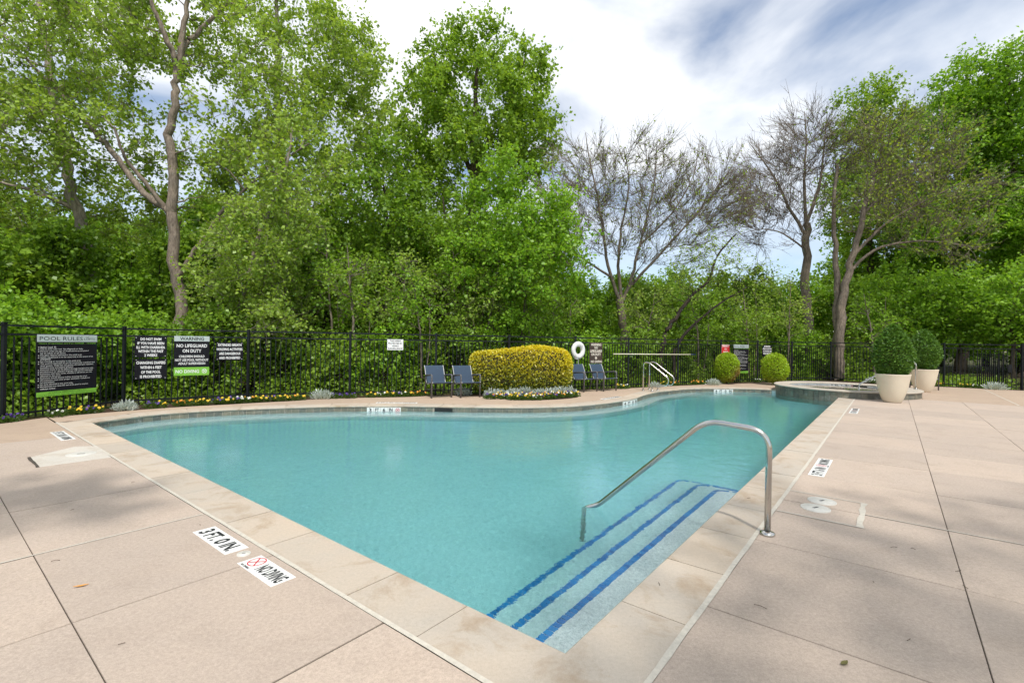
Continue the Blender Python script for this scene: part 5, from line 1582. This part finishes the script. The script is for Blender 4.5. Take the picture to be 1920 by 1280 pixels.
for px, py, c_ in [(14, 792, U_), (30, 789, U_), (106, 782, Wh), (136, 777.5, Y_), (150, 776, Y_), (163, 775, U_), (180, 773, Y_), (285, 766, U_), (301, 765, Y_), (337, 761.5, O_), (349, 761, O_), (372, 759.5, Y_), (383, 759, Y_), (409, 757, U_), (418, 757, Y_), (428, 756.5, Y_),
                   (437, 755.5, U_), (447, 755, Wh), (458, 755, Wh), (470, 754, O_), (482, 753.5, Y_), (494, 753, Y_), (508, 752, U_), (520, 752, Y_), (535, 751.5, Y_), (548, 751, O_), (562, 750.5, Y_), (628, 747.5, U_), (645, 747, U_), (657, 747, U_), (697, 745.5, Y_), (716, 745, Wh), (730, 744.5, Y_), (742, 744, U_), (756, 744, Wh), (764, 743.5, Y_), (778, 743, O_), (790, 742.5, O_)]:
    pansy(px, py, c_, 'long strip bed along the left fence')
mixc = [U_, Y_, Wh, Y_, U_, Y_, Wh, O_]
for i in range(34):
    t_ = i / 33; px = 918 + 160 * t_; row = i % 3
    base_y = 749.5 - 9.5 * max(0, t_ - .62) / .38 * .55 + (1.0 if .2 < t_ < .6 else -1.0)
    pansy(px, base_y - row * 2.6, mixc[(i * 5 + row) % 8], 'rounded bed before the hedge', 1.05)
for px, py, c_ in [(1162, 729.5, Y_), (1170, 729, Wh), (1246, 724, Y_), (1258, 723.5, O_), (1266, 723, O_), (1303, 721.5, O_), (1311, 721, O_), (1420, 717, Wh), (1440, 716.5, Y_), (1640, 719, Wh), (1762, 725, Y_), (1806, 727, Y_), (1818, 727.5, Y_), (1830, 728, Wh)]:
    pansy(px, py, c_, 'bed along the far fence', 1.1)

# ------------------------------------------------------------------ DEBRIS ON THE DECK
r_ = random.Random(3)
def twig(px, py, L_, lab=None):
    q = G(px, py); a_ = r_.uniform(0, 6.28); b2 = r_.uniform(-.9, .9); mb = MB()
    pts = [(-L_ / 2 * math.cos(a_), -L_ / 2 * math.sin(a_), 0), (0, 0, .004), (L_ / 2 * math.cos(a_ + b2), L_ / 2 * math.sin(a_ + b2), .001)]
    mb.tube([Vector(p) for p in smooth_path(pts, 3)], .0016, 5)
    o = mb.build('dry_twig', M['twig'], None, (q[0], q[1], .003))
    tag(o, 'small dry brown twig lying on the pale deck', 'twig', 'dry twigs scattered on the deck')
for px, py, L_ in [(1236, 1096, .035), (1426, 1138, .07), (1405, 935, .05), (1800, 1072, .07), (1808, 1101, .05), (1676, 1027, .05), (1712, 1030, .03), (1706, 1201, .04), (1637, 1092, .02), (105, 1052, .05), (228, 1209, .03), (135, 957, .04), (248, 905, .04), (375, 985, .03)]:
    twig(px, py, L_)
def bit(px, py, name, mat, L_, Wd, lab, cat):
    q = G(px, py); mb = MB(); n_ = 7; vv = []
    for i in range(n_):
        t_ = i / (n_ - 1); w_ = Wd * math.sin(math.pi * min(.97, max(.03, t_))) * .5; z = .004 + .006 * abs(t_ - .5)
        vv += [((t_ - .5) * L_, w_, z + .003), ((t_ - .5) * L_, 0, z), ((t_ - .5) * L_, -w_, z + .003)]
    mb.add(vv, [x for i in range(n_ - 1) for x in ((3 * i, 3 * i + 1, 3 * i + 4, 3 * i + 3), (3 * i + 1, 3 * i + 2, 3 * i + 5, 3 * i + 4))])
    o = mb.build(name, mat, None, (q[0], q[1], 0), .5); tag(o, lab, cat)
bit(152, 1100, 'fallen_leaf', M['orangeleaf'], .075, .02, 'single orange dry leaf on the near left deck slab', 'leaf')
bit(1583, 1245, 'fallen_catkin', M['greenbit'], .06, .025, 'small olive green catkin on the near right deck slab', 'catkin')
